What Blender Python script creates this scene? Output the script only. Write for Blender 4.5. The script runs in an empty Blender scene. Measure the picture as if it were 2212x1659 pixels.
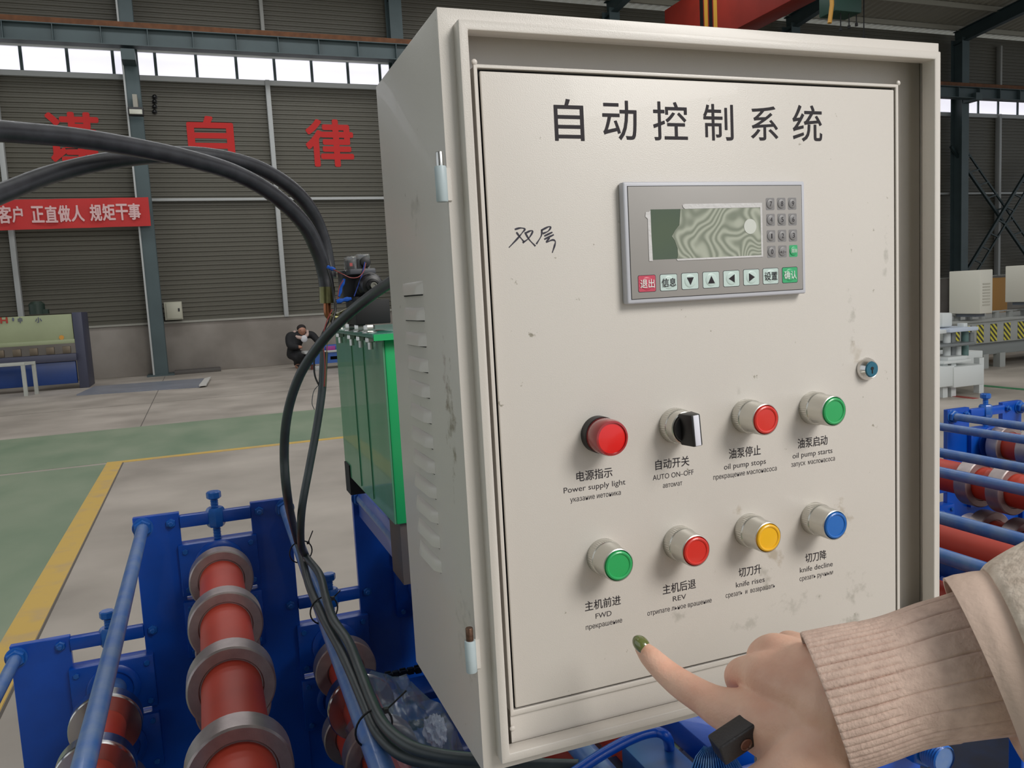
import bpy, bmesh, math, random
from mathutils import Matrix, Vector
PI = math.pi
random.seed(7)
SC = bpy.context.scene
COL = SC.collection

# ------------------------------------------------------------------ camera
F, CX, CY, ZC = 1765.0, 1106.0, 829.5, 1.55
pt, rl, yw = math.radians(6.2), math.radians(3.05), math.radians(20.75)
fw = Vector((math.sin(yw)*math.cos(pt), math.cos(yw)*math.cos(pt), -math.sin(pt)))
r0 = Vector((math.cos(yw), -math.sin(yw), 0))
d0 = fw.cross(r0)
RT = math.cos(rl)*r0 + math.sin(rl)*d0
DN = -math.sin(rl)*r0 + math.cos(rl)*d0
cam = bpy.data.objects.new('camera', bpy.data.cameras.new('camera'))
COL.objects.link(cam)
cam.data.sensor_width = 36; cam.data.sensor_fit = 'HORIZONTAL'
cam.data.lens = F/2212*36; cam.data.clip_start = 0.02; cam.data.clip_end = 200
M = Matrix((RT, -DN, -fw)).transposed().to_4x4(); M.translation = (0, 0, ZC)
cam.matrix_world = M
SC.camera = cam
# ------------------------------------------------------------------ world, lights, exposure
w = bpy.data.worlds.new('world'); SC.world = w; w.use_nodes = True
bg = w.node_tree.nodes['Background']
bg.inputs[0].default_value = (0.90, 0.95, 1.0, 1); bg.inputs[1].default_value = 0.78
def area(name, loc, target, sx, sy, power, col=(1, 1, 1)):
    l = bpy.data.lights.new(name, 'AREA'); l.shape = 'RECTANGLE'; l.size = sx; l.size_y = sy
    l.energy = power; l.color = col
    o = bpy.data.objects.new(name, l); COL.objects.link(o); o.location = loc
    o.rotation_euler = (Vector(target)-Vector(loc)).to_track_quat('-Z', 'Y').to_euler()
    return o
area('key_light', (4.6, -7.0, 7.8), (0.4, 0.6, 1.3), 4.2, 4.2, 860, (1.0, 0.965, 0.92))  # unseen soft key below the roof, direction taken from the button shadows
for yy, pw in ((3, 260), (11, 520), (18, 620)):
    area('roof_skylight', (4, yy, 10.2), (4, yy, 0), 18, 1.6, pw*.85, (0.97, 0.98, 1))
SC.view_settings.view_transform = 'Standard'; SC.view_settings.look = 'None'
SC.view_settings.gamma = 1; SC.view_settings.exposure = 0.0
SC.view_settings.use_curve_mapping = False

# ------------------------------------------------------------------ helpers
def ray(u, v): return fw + RT*((u-CX)/F) + DN*((v-CY)/F)
def at(u, v, X=None, Y=None, Z=None, d=None):
    """where the line of sight through a measured point of the photo meets a real plane"""
    r = ray(u, v)
    s = d if d is not None else X/r.x if X is not None else Y/r.y if Y is not None else (Z-ZC)/r.z
    return Vector((0, 0, ZC)) + r*s
def lin(c):
    return tuple(((x/255)/12.92 if x/255 <= 0.04045 else ((x/255+0.055)/1.055)**2.4) for x in c)+(1,)
def mat(name, rgb, rough=0.5, metal=0.0, var=0.0, vscale=8, bump=0.0, bscale=200, rgb2=None, coat=0,
        emit=None, estr=1, trans=0, alpha=1, spec=None, detail=4, stretch=None, thr=None):
    m = bpy.data.materials.new(name); m.use_nodes = True
    nt = m.node_tree; b = nt.nodes['Principled BSDF']
    c = lin(rgb); b.inputs['Base Color'].default_value = c
    b.inputs['Roughness'].default_value = rough; b.inputs['Metallic'].default_value = metal
    b.inputs['Coat Weight'].default_value = coat
    b.inputs['Transmission Weight'].default_value = trans
    b.inputs['Alpha'].default_value = alpha
    if spec is not None: b.inputs['Specular IOR Level'].default_value = spec
    if emit: b.inputs['Emission Color'].default_value = lin(emit); b.inputs['Emission Strength'].default_value = estr
    tc = nt.nodes.new('ShaderNodeTexCoord')
    src = tc.outputs['Object']
    if stretch:
        mp = nt.nodes.new('ShaderNodeMapping'); mp.inputs['Scale'].default_value = stretch
        nt.links.new(src, mp.inputs[0]); src = mp.outputs[0]
    if var or rgb2:
        n = nt.nodes.new('ShaderNodeTexNoise'); n.inputs['Scale'].default_value = vscale
        n.inputs['Detail'].default_value = detail; nt.links.new(src, n.inputs['Vector'])
        r = nt.nodes.new('ShaderNodeValToRGB')
        lo, hi = thr if thr else (0.35, 0.65)
        r.color_ramp.elements[0].position = lo; r.color_ramp.elements[1].position = hi
        if rgb2: r.color_ramp.elements[0].color = c; r.color_ramp.elements[1].color = lin(rgb2)
        else:
            r.color_ramp.elements[0].color = tuple(x*(1-var) for x in c[:3])+(1,)
            r.color_ramp.elements[1].color = tuple(min(1, x*(1+var)) for x in c[:3])+(1,)
        nt.links.new(n.outputs['Fac'], r.inputs[0]); nt.links.new(r.outputs[0], b.inputs['Base Color'])
    if bump:
        n2 = nt.nodes.new('ShaderNodeTexNoise'); n2.inputs['Scale'].default_value = bscale
        n2.inputs['Detail'].default_value = 2; nt.links.new(src, n2.inputs['Vector'])
        bp = nt.nodes.new('ShaderNodeBump'); bp.inputs['Strength'].default_value = bump
        bp.inputs['Distance'].default_value = 0.001
        nt.links.new(n2.outputs['Fac'], bp.inputs['Height']); nt.links.new(bp.outputs[0], b.inputs['Normal'])
    return m

PINV = {}
def link(name, me, parent=None):
    o = bpy.data.objects.new(name, me); COL.objects.link(o)
    if parent is not None:
        o.parent = parent
        if parent.name in PINV: o.matrix_parent_inverse = PINV[parent.name]
    return o
def tag(o, label=None, cat=None, group=None, kind=None):
    if label: o['label'] = label
    if cat: o['category'] = cat
    if group: o['group'] = group
    if kind: o['kind'] = kind
    return o
def empty(name, loc, label, cat, group=None, rot=None):
    o = bpy.data.objects.new(name, None); COL.objects.link(o); o.location = loc
    o.empty_display_size = 0.1
    if rot: o.rotation_euler = rot
    else: PINV[o.name] = Matrix.Translation(-Vector(loc))
    return tag(o, label, cat, group)
class MB:
    def __init__(s): s.bm = bmesh.new()
    def box(s, x0, x1, y0, y1, z0, z1):
        v = [s.bm.verts.new((x, y, z)) for x in (x0, x1) for y in (y0, y1) for z in (z0, z1)]
        for f in ((0, 1, 3, 2), (4, 6, 7, 5), (0, 4, 5, 1), (2, 3, 7, 6), (0, 2, 6, 4), (1, 5, 7, 3)):
            s.bm.faces.new([v[i] for i in f])
        return s
    def quad(s, *p):
        s.bm.faces.new([s.bm.verts.new(q) for q in p]); return s
    def bar(s, a, b, w_, h_, up=(0, 0, 1)):
        a, b = Vector(a), Vector(b); t = (b-a).normalized(); sd = t.cross(Vector(up)).normalized(); u = sd.cross(t)
        vs = []
        for p in (a, b):
            for i, j in ((-1, -1), (1, -1), (1, 1), (-1, 1)): vs.append(s.bm.verts.new(p+sd*i*w_/2+u*j*h_/2))
        for f in ((3, 2, 1, 0), (4, 5, 6, 7), (0, 1, 5, 4), (1, 2, 6, 5), (2, 3, 7, 6), (3, 0, 4, 7)): s.bm.faces.new([vs[i] for i in f])
        return s
    def lathe(s, prof, o=(0, 0, 0), ax=(0, 0, 1), seg=24, cap=True, rib=None, ref=None):
        """prof: (radius, height along ax) list; rib=(i0,i1,depth) knurls those rings"""
        ax = Vector(ax).normalized(); o = Vector(o)
        a = Vector(ref) if ref else (Vector((0, 0, 1)) if abs(ax.z) < 0.9 else Vector((1, 0, 0)))
        u = (a-ax*a.dot(ax)).normalized(); v = ax.cross(u)
        rings = []
        for k, (r, h) in enumerate(prof):
            ring = []
            for i in range(seg):
                t = 2*PI*i/seg; rr = r
                if rib and rib[0] <= k <= rib[1] and i % 2: rr = r-rib[2]
                ring.append(s.bm.verts.new(o+ax*h+(u*math.cos(t)+v*math.sin(t))*rr))
            rings.append(ring)
        for A, B in zip(rings, rings[1:]):
            for i in range(seg):
                j = (i+1) % seg; s.bm.faces.new((A[i], A[j], B[j], B[i]))
        if cap:
            s.bm.faces.new(rings[0][::-1]); s.bm.faces.new(rings[-1])
        return s
    def cyl(s, a, b, r, seg=16, r2=None):
        a, b = Vector(a), Vector(b)
        return s.lathe([(r, 0), (r if r2 is None else r2, (b-a).length)], a, b-a, seg)
    def tube(s, pts, r, seg=10, cap=True):
        pts = [Vector(p) for p in pts]; n = len(pts)
        rad = r if isinstance(r, (list, tuple)) else [r]*n
        t0 = (pts[1]-pts[0]).normalized()
        u = t0.cross(Vector((0.3, 0.2, 0.9))).normalized()
        rings = []
        for i, p in enumerate(pts):
            t = (pts[min(i+1, n-1)]-pts[max(i-1, 0)]).normalized()
            u = (u-t*u.dot(t)).normalized(); v = t.cross(u)
            rings.append([s.bm.verts.new(p+(u*math.cos(2*PI*k/seg)+v*math.sin(2*PI*k/seg))*rad[i]) for k in range(seg)])
        for A, B in zip(rings, rings[1:]):
            for k in range(seg):
                j = (k+1) % seg; s.bm.faces.new((A[k], A[j], B[j], B[k]))
        if cap: s.bm.faces.new(rings[0][::-1]); s.bm.faces.new(rings[-1])
        return s
    def prism(s, poly, fn, t0, t1):
        """poly: list of 2D points, fn(a,b,t)->3D"""
        A = [s.bm.verts.new(fn(a, b, t0)) for a, b in poly]; B = [s.bm.verts.new(fn(a, b, t1)) for a, b in poly]
        n = len(poly)
        s.bm.faces.new(A[::-1]); s.bm.faces.new(B)
        for i in range(n): s.bm.faces.new((A[i], A[(i+1) % n], B[(i+1) % n], B[i]))
        return s
    def ball(s, c, r, sc=(1, 1, 1), seg=12, rings=8, rot=None):
        mtx = Matrix.Translation(c) @ (rot or Matrix.Identity(4)) @ Matrix.Diagonal((sc[0], sc[1], sc[2], 1))
        bmesh.ops.create_uvsphere(s.bm, u_segments=seg, v_segments=rings, radius=r, matrix=mtx); return s
    def build(s, name, m, parent=None, bevel=0, seg=2, smooth=False, ang=30):
        bm = s.bm
        bmesh.ops.recalc_face_normals(bm, faces=bm.faces)
        if bevel:
            es = [e for e in bm.edges if len(e.link_faces) == 2 and e.calc_face_angle(0) > math.radians(ang)]
            bmesh.ops.bevel(bm, geom=es, offset=bevel, segments=seg, affect='EDGES', profile=0.5)
        if smooth or bevel:
            for f in bm.faces: f.smooth = True
            for e in bm.edges:
                if len(e.link_faces) == 2 and e.calc_face_angle(0) > math.radians(38): e.smooth = False
        me = bpy.data.meshes.new(name); bm.to_mesh(me); bm.free()
        if isinstance(m, (list, tuple)):
            for q in m: me.materials.append(q)
        else: me.materials.append(m)
        return link(name, me, parent)
def spline(pts, n=8):
    """Catmull-Rom through points"""
    P = [Vector(p) for p in pts]; P = [P[0]*2-P[1]]+P+[P[-1]*2-P[-2]]; out = []
    for i in range(1, len(P)-2):
        for k in range(n):
            t = k/n; a, b, c, d = P[i-1:i+3]
            out.append(0.5*((2*b)+(c-a)*t+(2*a-5*b+4*c-d)*t*t+(3*b-a-3*c+d)*t**3))
    out.append(P[-2]); return out
def interp(xs, n=8):
    return [v.x for v in spline([Vector((x, 0, 0)) for x in xs], n)]
def hexa(mb, c, ax, r, h, seg=6): return mb.lathe([(r*.93, 0), (r, h*.12), (r, h*.85), (r*.9, h)], c, ax, seg)
def copy_tree(o, parent=None, loc=None):
    c = o.copy(); COL.objects.link(c)
    if parent is not None: c.parent = parent
    for ch in o.children: copy_tree(ch, c)
    return c

_tc = {}
def glyph_mesh(body, weight=0.0):
    c = bpy.data.curves.new('text', 'FONT'); c.body = body; c.offset = weight; c.resolution_u = 4
    o = bpy.data.objects.new('text', c); COL.objects.link(o)
    dg = bpy.context.evaluated_depsgraph_get(); dg.update()
    me = bpy.data.meshes.new_from_object(o.evaluated_get(dg))
    bpy.data.objects.remove(o); bpy.data.curves.remove(c)
    v = [x.co.copy() for x in me.vertices]; f = [tuple(p.vertices) for p in me.polygons]
    bpy.data.meshes.remove(me)
    return v, f
def text(mb, body, x0, x1, zb, h, put, weight=0.0, ref=None, thick=0.0, bold=0.0, step=0.0):
    """lettering that fills x0..x1 with base line zb and height h; put(a, b, t) maps to 3D"""
    v, f = glyph_mesh(body, weight)
    ax, bx = min(p.x for p in v), max(p.x for p in v)
    if ref:
        if ref not in _tc:
            rv, _ = glyph_mesh(ref, 0); _tc[ref] = max(p.y for p in rv)
        sy, oy = h/_tc[ref], 0
    else:
        a, b = min(p.y for p in v), max(p.y for p in v); sy, oy = h/(b-a), -a
    sx = (x1-x0)/(bx-ax)
    offs = [(0, 0)]
    if bold: offs += [(bold*math.cos(PI*k/4), bold*math.sin(PI*k/4)) for k in range(8)]
    for j, (ox, oz) in enumerate(offs):
        V = [mb.bm.verts.new(put(x0+ox*h+(p.x-ax)*sx, zb+oz*h+(p.y+oy)*sy, thick+step*j)) for p in v]
        for q in f:
            try: mb.bm.faces.new([V[i] for i in q])
            except ValueError: pass
    return mb

# ------------------------------------------------------------------ materials
concrete = mat('concrete_floor', (150, 142, 132), .5, vscale=.9, bump=.2, bscale=40, rgb2=(184, 175, 164), detail=9, thr=(.35, .68))
greenp = mat('green_floor_paint', (112, 134, 108), .5, rgb2=(142, 154, 130), vscale=1.6, detail=7, thr=(.3, .75), stretch=(1, .5, 1))
yellowp = mat('yellow_floor_paint', (205, 170, 84), .55, rgb2=(188, 160, 110), vscale=5, detail=8, thr=(.5, .72))
jointm = mat('joint', (96, 90, 84), .9)
plinthm = mat('plinth_render', (150, 143, 135), .9, rgb2=(128, 121, 113), vscale=.9, detail=7, bump=.3, bscale=20)
clad = mat('wall_cladding', (86, 83, 72), .5, var=.06, vscale=.5)
cladtop = mat('roof_cladding', (150, 146, 132), .6)
teal = mat('teal_steel', (66, 81, 83), .5, var=.08, vscale=2)
tealdark = mat('dark_teal_steel', (42, 58, 60), .55, var=.1, vscale=2)
rust = mat('rail_rust', (104, 66, 40), .8, var=.2, vscale=6)
whitepaint = mat('white_steel', (172, 174, 172), .45)
pane = mat('lit_window', (235, 235, 240), .4, emit=(238, 236, 246), estr=.95, rgb2=(225, 226, 232), vscale=1.2)
blue = mat('blue_gloss_paint', (0, 74, 176), .34, var=.10, vscale=9, bump=.25, bscale=90, coat=.12)
bluel = mat('worn_blue_rod', (58, 104, 172), .38, rgb2=(96, 124, 168), vscale=26, detail=6, bump=.25, bscale=120, coat=.1)
bluebolt = mat('blue_bolt_paint', (20, 92, 176), .35, var=.12, vscale=40, coat=.3)
steel = mat('turned_steel', (168, 156, 154), .36, .7, var=.10, vscale=30, bump=.15, bscale=400)
chrome = mat('bright_steel', (205, 203, 200), .2, 1.0, var=.08, vscale=20)
redp = mat('red_oxide_paint', (186, 58, 36), .5, var=.10, vscale=6)
cab = mat('light_grey_powder_coat', (207, 201, 193), .34, bump=.14, bscale=1300, coat=.05, var=.012, vscale=6)
hinge_m = mat('pale_blue_hinge', (176, 190, 194), .45, var=.05, vscale=60)
zinc = mat('zinc_steel', (200, 200, 196), .28, 1.0, var=.1, vscale=50)
rustpin = mat('rusty_pin', (120, 92, 76), .5, .8, rgb2=(90, 66, 54), vscale=300)
ink = mat('black_print', (48, 44, 48), .6, spec=.2)
inkthin = mat('grey_print', (66, 62, 62), .6, spec=.2)
marker = mat('marker_ink', (30, 26, 44), .5)
rubber = mat('black_rubber', (42, 43, 47), .38, var=.25, vscale=40, bump=.3, bscale=90)
cablem = mat('grey_black_cable', (52, 60, 62), .4, var=.15, vscale=30)
blackp = mat('black_plastic', (16, 16, 18), .42)
blackm = mat('black_cast_block', (14, 14, 16), .65)
tankg = mat('green_tank_shaded', (58, 140, 100), .35, rgb2=(92, 150, 116), vscale=5, detail=3, coat=.3, stretch=(1, 1, .35))  # duller copy of the tank green, shade of the left face painted in
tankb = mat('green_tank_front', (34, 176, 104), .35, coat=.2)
tanklid = mat('green_lid', (52, 120, 104), .3, coat=.3)
brass = mat('olive_plated_fitting', (110, 108, 74), .3, .9, var=.15, vscale=60)
copper = mat('copper_fitting', (150, 96, 66), .3, .9)
clear = mat('clear_plastic', (225, 230, 235), .08, trans=.9, alpha=.55)
film = mat('crumpled_plastic_film', (120, 160, 185), .18, trans=.55, alpha=.42, bump=.9, bscale=35)
wad = mat('clear_plastic_wad', (200, 214, 232), .15, trans=.4, alpha=.85, bump=.8, bscale=90)
redwire = mat('red_wire', (128, 46, 42), .5)
bluewire = mat('blue_wire', (48, 70, 150), .5)
tape = mat('blue_tape', (20, 76, 164), .4, bump=.6, bscale=150)
signred = mat('red_sign_paint', (192, 30, 26), .7)
banner_m = mat('red_banner_cloth', (188, 44, 42), .7, var=.06, vscale=2)
bannerw = mat('banner_lettering', (214, 176, 174), .7)

# ------------------------------------------------------------------ structure: floor, far wall, roof
YW = 23.0
XL, XR = -14.0, 46.0
floor = tag(MB().box(XL, XR, -8, YW, -.05, 0).build('floor', concrete), kind='structure')
MB().box(XL, -1.03, -8, 9.5, 0, .003).build('painted_aisle', greenp, floor)
MB().box(XL, 12, 9.6, 12.42, 0, .003).build('painted_aisle', greenp, floor)
yl = MB().box(-1.03, -.875, -8, 9.5, 0, .004); yl.build('yellow_line', yellowp, floor)
MB().box(-1.03, 9.0, 9.5, 9.61, 0, .0042).build('yellow_line', yellowp, floor)
MB().box(-.872, -.860, -8, 22, 0, .0015).build('expansion_joint', jointm, floor)
MB().box(-14, 40, 15.6, 15.612, 0, .0015).build('expansion_joint', jointm, floor)
MB().box(9.74, 9.86, 3, 9, 0, .004).build('green_line', mat('green_line', (38, 118, 74), .5), floor)
MB().box(8.7, 8.8, 7.2, 8.3, 0, .004).build('red_line', mat('red_line', (150, 60, 54), .5), floor)

zwb, zwt = at(400, 167, Y=YW).z, at(400, 118, Y=YW).z        # window band, left bays
zwb2, zwt2 = at(2150, 247, Y=YW).z, at(2150, 219, Y=YW).z    # right bays
ZPL = at(500, 691, Y=YW).z
ZE = at(2100, 98, Y=YW).z
XS = 18.0
def clad_profile(mb, x0, x1, z0, z1, pitch=.118, dep=.022):
    z = z0
    rows = [(z0, 0)]
    while z+pitch <= z1:
        rows += [(z+pitch*.25, 0), (z+pitch*.38, -dep), (z+pitch*.82, -dep), (z+pitch*.95, 0)]
        z += pitch
    rows.append((z1, 0))
    A = [mb.bm.verts.new((x0, YW+d, zz)) for zz, d in rows]; B = [mb.bm.verts.new((x1, YW+d, zz)) for zz, d in rows]
    for i in range(len(rows)-1): mb.bm.faces.new((A[i], B[i], B[i+1], A[i+1]))
mb = MB()
clad_profile(mb, XL, XS, ZPL, zwb); clad_profile(mb, XL, XS, zwt, ZE+.3)
clad_profile(mb, XS, XR, ZPL, zwb2); clad_profile(mb, XS, XR, zwt2, ZE+.3)
wall = tag(mb.build('wall_far', clad), kind='structure')
pl = MB().box(XL, XR, YW-.16, YW+.1, 0, ZPL).build('plinth', plinthm, wall, bevel=.01)
MB().box(XL, XR, YW-.2, YW-.02, ZPL, ZPL+.05).build('sill_flashing', mat('flashing', (150, 148, 138), .5), wall)
def columns():
    cols = [at(858, 300, Y=YW).x + 6.62*(i-1) for i in range(-1, 7)]
    cols[1] = at(300, 300, Y=YW).x
    cols[5] = at(2047, 300, Y=YW).x
    for i, x in enumerate(cols):
        m = MB()
        m.box(x-.17, x+.17, YW-.75, YW-.72, 0, ZE); m.box(x-.17, x+.17, YW-.3, YW-.27, 0, ZE); m.box(x-.012, x+.012, YW-.72, YW-.3, 0, ZE)
        c = m.build('steel_column', teal); tag(c, kind='structure')
        MB().box(x-.32, x+.32, YW-.85, YW-.18, 0, .04).build('base_plate', teal, c)
        MB().box(x-.18, x-.14, YW-.79, YW-.75, 0, ZE).build('pale_flange_edge', whitepaint if i == 1 else teal, c) if i in (1,) else None  # pale strip over the left edge of the front flange
    return cols
COLS = columns()
# wind posts and girts
for px_, py_ in ((22, 480), (598, 430), (2157, 400)):
    x = at(px_, py_, Y=YW-.15).x
    p = MB(); p.box(x-.058, x+.058, YW-.22, YW-.03, ZPL, (zwb if px_ < 1000 else zwb2)-.03)
    tag(p.build('wind_post', whitepaint, bevel=.01), kind='structure')
    p = MB(); p.box(x-.045, x+.045, YW-.22, YW-.03, zwt+.1, ZE)
    tag(p.build('wind_post', mat('upper_post', (150, 150, 144), .5), bevel=.01), kind='structure')
zr = at(500, 431, Y=YW-.1).z
tag(MB().box(XL, XR, YW-.17, YW-.03, zr-.035, zr+.035).build('wall_girt', whitepaint, bevel=.005), kind='structure')
zs = zwb-.09
tag(MB().box(XL, XS, YW-.14, YW-.03, zs-.06, zs+.06).build('trim_1', whitepaint), kind='structure')
tag(MB().box(XS, XR, YW-.14, YW-.03, zwb2-.16, zwb2-.04).build('trim_2', whitepaint), kind='structure')
# clerestory windows
def clerestory(n, xs, z0, z1):
    fr = MB(); fr.box(xs[0]-.06, xs[-1]+.06, YW-.05, YW+.04, z0-.05, z0); fr.box(xs[0]-.06, xs[-1]+.06, YW-.05, YW+.04, z1, z1+.05)
    wn = tag(fr.build('window_%d' % n, whitepaint), kind='structure')
    for a, b in zip(xs, xs[1:]): MB().box(a+.035, b-.035, YW+.005, YW+.02, z0, z1).build('pane', pane, wn)
    for a in xs: MB().box(a-.035, a+.035, YW-.04, YW+.03, z0, z1).build('mullion', teal, wn)
ms = [at(u, 140, Y=YW).x for u in (47, 147, 245, 336, 424, 510, 592, 672, 750, 819)]
stp = .985
xs = [ms[0]-stp*k for k in range(11, 0, -1)]+ms
xs += [ms[-1]+stp*k for k in range(1, 18) if ms[-1]+stp*k < XS-.3]+[XS-.01]
clerestory(1, xs, zwb, zwt)
x0 = at(2068, 225, Y=YW).x
n0 = int((x0-XS)/1.03)
clerestory(2, [XS+.01]+[x0+1.03*k for k in range(-n0, int((XR-x0)/1.03))], zwb2, zwt2)
# crane runway beam with stiffeners and rail
YB = YW-1.25
def runway(xa, xb, v0, v1, u):
    zt, zb = at(u, v0, Y=YB).z, at(u, v1, Y=YB).z
    m = MB(); m.box(xa, xb, YB, YB+.3, zt-.02, zt); m.box(xa, xb, YB, YB+.3, zb, zb+.02); m.box(xa, xb, YB+.14, YB+.16, zb+.02, zt-.02)
    r = tag(m.build('runway_beam', teal), kind='structure')
    x = xa+.5
    while x < xb:
        MB().box(x-.008, x+.008, YB+.005, YB+.14, zb+.02, zt-.02).build('stiffener', teal, r); x += 1.0
    MB().box(xa, xb, YB+.1, YB+.2, zt, zt+.15).build('crane_rail', rust, r)
    return zt
zrun = runway(XL, 18, 66, 104, 400)
runway(18, XR, 190, 214, 2150)
# rafters and roof
xr = at(2020, 95, Y=YW-.4).x
e0, e1 = at(2030, 92, X=xr), at(2212, 2, X=xr)
slope = (e1.z-e0.z)/(e0.y-e1.y)
slope = max(.05, min(.16, slope))
def zroof(y): return ZE+.15+slope*(YW-y)
for x in COLS:
    m = MB(); a, b = Vector((x, YW-.3, zroof(YW-.3)-.35)), Vector((x, -8, zroof(-8)-.35))
    m.bar(a, b, .22, .02); m.bar(a+Vector((0, 0, .44)), b+Vector((0, 0, .44)), .22, .02); m.bar(a+Vector((0, 0, .22)), b+Vector((0, 0, .22)), .012, .43)
    tag(m.build('roof_rafter', tealdark), kind='structure')
rf = MB(); rows = 200
A = []
for i in range(rows*4+1):
    x = XL+(XR-XL)*i/(rows*4); dz = (0, 0, .03, .03)[i % 4]
    A.append((rf.bm.verts.new((x, YW+.4, zroof(YW+.4)+.25+dz)), rf.bm.verts.new((x, -8, zroof(-8)+.25+dz))))
for p, q in zip(A, A[1:]): rf.bm.faces.new((p[0], q[0], q[1], p[1]))
ceil = tag(rf.build('ceiling', cladtop), kind='structure')
tag(MB().box(XL, -2.0, -8.1, -8, 0, zroof(-8)+.2).build('light_block_wall', clad), kind='structure')  # unseen partial wall, added to cut sky light from behind left
for k in range(20):
    y = YW-.5-k*1.5
    if y < -8: break
    MB().box(XL, XR, y-.03, y+.03, zroof(y)+.08, zroof(y)+.24).build('purlin', cladtop, ceil)

# red painted characters and banner on the far wall
def wallput(Y):
    return lambda a, b, t: (a, Y-t, b)
for ch, u0, u1, v0, v1, lab in (('谨', 92, 219, 240, 352, 'big red character 谨 painted on the cladding, leftmost of three'),
                                ('自', 403, 508, 249, 350, 'big red character 自 painted on the cladding, middle of three'),
                                ('律', 658, 766, 256, 362, 'big red character 律 painted on the cladding, beside the cabinet')):
    yy = YW-.03
    a, b = at(u0, (v0+v1)/2, Y=yy).x, at(u1, (v0+v1)/2, Y=yy).x
    um = (u0+u1)/2
    z0, z1 = at(um, v1, Y=yy).z, at(um, v0, Y=yy).z
    h_ = z1-z0
    m = text(MB(), ch, a+.045*h_, b-.045*h_, z0+.04*h_, h_*.92, wallput(yy), bold=.028, step=.0004)
    m.build('wall_character', signred, wall)['label'] = lab
yb = YW-.95
bx1, bz1, bz0 = at(320, 425, Y=yb).x, at(320, 426, Y=yb).z, at(322, 488, Y=yb).z
ban = MB(); n = 60
xa = -9.0
G = []
for i in range(n+1):
    x = xa+(bx1-xa)*i/n; d = .02*math.sin(i*.9)
    sag = -.10*(1-((x-xa)/(bx1-xa)))
    G.append([ban.bm.verts.new((x, yb+d+o, z+sag)) for o in (0, .01) for z in (bz0, bz1)])
for p, q in zip(G, G[1:]):
    ban.bm.faces.new((p[0], q[0], q[1], p[1])); ban.bm.faces.new((p[2], p[3], q[3], q[2]))
    ban.bm.faces.new((p[1], q[1], q[3], p[3])); ban.bm.faces.new((p[0], p[2], q[2], q[0]))
bo = tag(ban.build('banner', banner_m, smooth=True), 'long red cloth banner with pale Chinese slogan hung across the column', 'banner')
lt = MB()
for s, u0, u1, v0, v1 in (('客', -6, 24, 445, 482), ('户', 26, 48, 446, 480), ('正', 68, 94, 446, 480), ('直', 98, 123, 445, 480), ('做', 126, 151, 444, 479), ('人', 154, 181, 444, 478),
                          ('规', 195, 219, 442, 477), ('矩', 222, 248, 441, 476), ('干', 251, 276, 441, 475), ('事', 278, 303, 440, 474)):
    y2 = yb-.03
    text(lt, s, at(u0, 460, Y=y2).x, at(u1, 460, Y=y2).x, at((u0+u1)/2, v1, Y=y2).z, at((u0+u1)/2, v0, Y=y2).z-at((u0+u1)/2, v1, Y=y2).z, wallput(y2), bold=.025, step=.0003)
lt.build('slogan_lettering', bannerw, bo)

# ------------------------------------------------------------------ control cabinet
mm = .001
W_, H_, D_, RW, E_, R_, DZ = 466.9, 572.0, 217.9, 11.3, 12.7, 6.8, 14.0
DZ = 1.5
rc = [math.radians(a) for a in (-.05, -.07, -.51)]
from mathutils import Euler
Rc = Euler(rc, 'XYZ').to_matrix()
T0 = Vector((.1760, .5743, ZC+.2038))
base = T0+Rc @ Vector((0, 0, -H_*mm))
cabt = empty('control_cabinet', base, 'light grey steel control cabinet with buttons, key lock and small display', 'control cabinet', rot=rc)
def q(x, y, z): return Vector((x*mm, y*mm, (H_-z)*mm))       # mm: x right, y into the cabinet, z down from the top edge
class CM(MB):
    def b(s, x0, x1, y0, y1, z0, z1): return s.box(x0*mm, x1*mm, y0*mm, y1*mm, (H_-z1)*mm, (H_-z0)*mm)
def ring_mb(m, o, i, y0, y1):
    """rectangular frame: o,i=(x0,x1,z0,z1), from y0 to y1"""
    vs = {}
    for k, r in (('o', o), ('i', i)):
        for y in (y0, y1):
            vs[k, y] = [m.bm.verts.new(q(x, y, z)) for x, z in ((r[0], r[2]), (r[1], r[2]), (r[1], r[3]), (r[0], r[3]))]
    for j in range(4):
        k = (j+1) % 4
        for y in (y0, y1): m.bm.faces.new((vs['o', y][j], vs['o', y][k], vs['i', y][k], vs['i', y][j]))
        m.bm.faces.new((vs['o', y0][j], vs['o', y0][k], vs['o', y1][k], vs['o', y1][j]))
        m.bm.faces.new((vs['i', y0][j], vs['i', y0][k], vs['i', y1][k], vs['i', y1][j]))
dx0, dx1, dz0, dz1 = 29.5, 415.9, 41.9, 526.1
stain_spots = []
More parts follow.
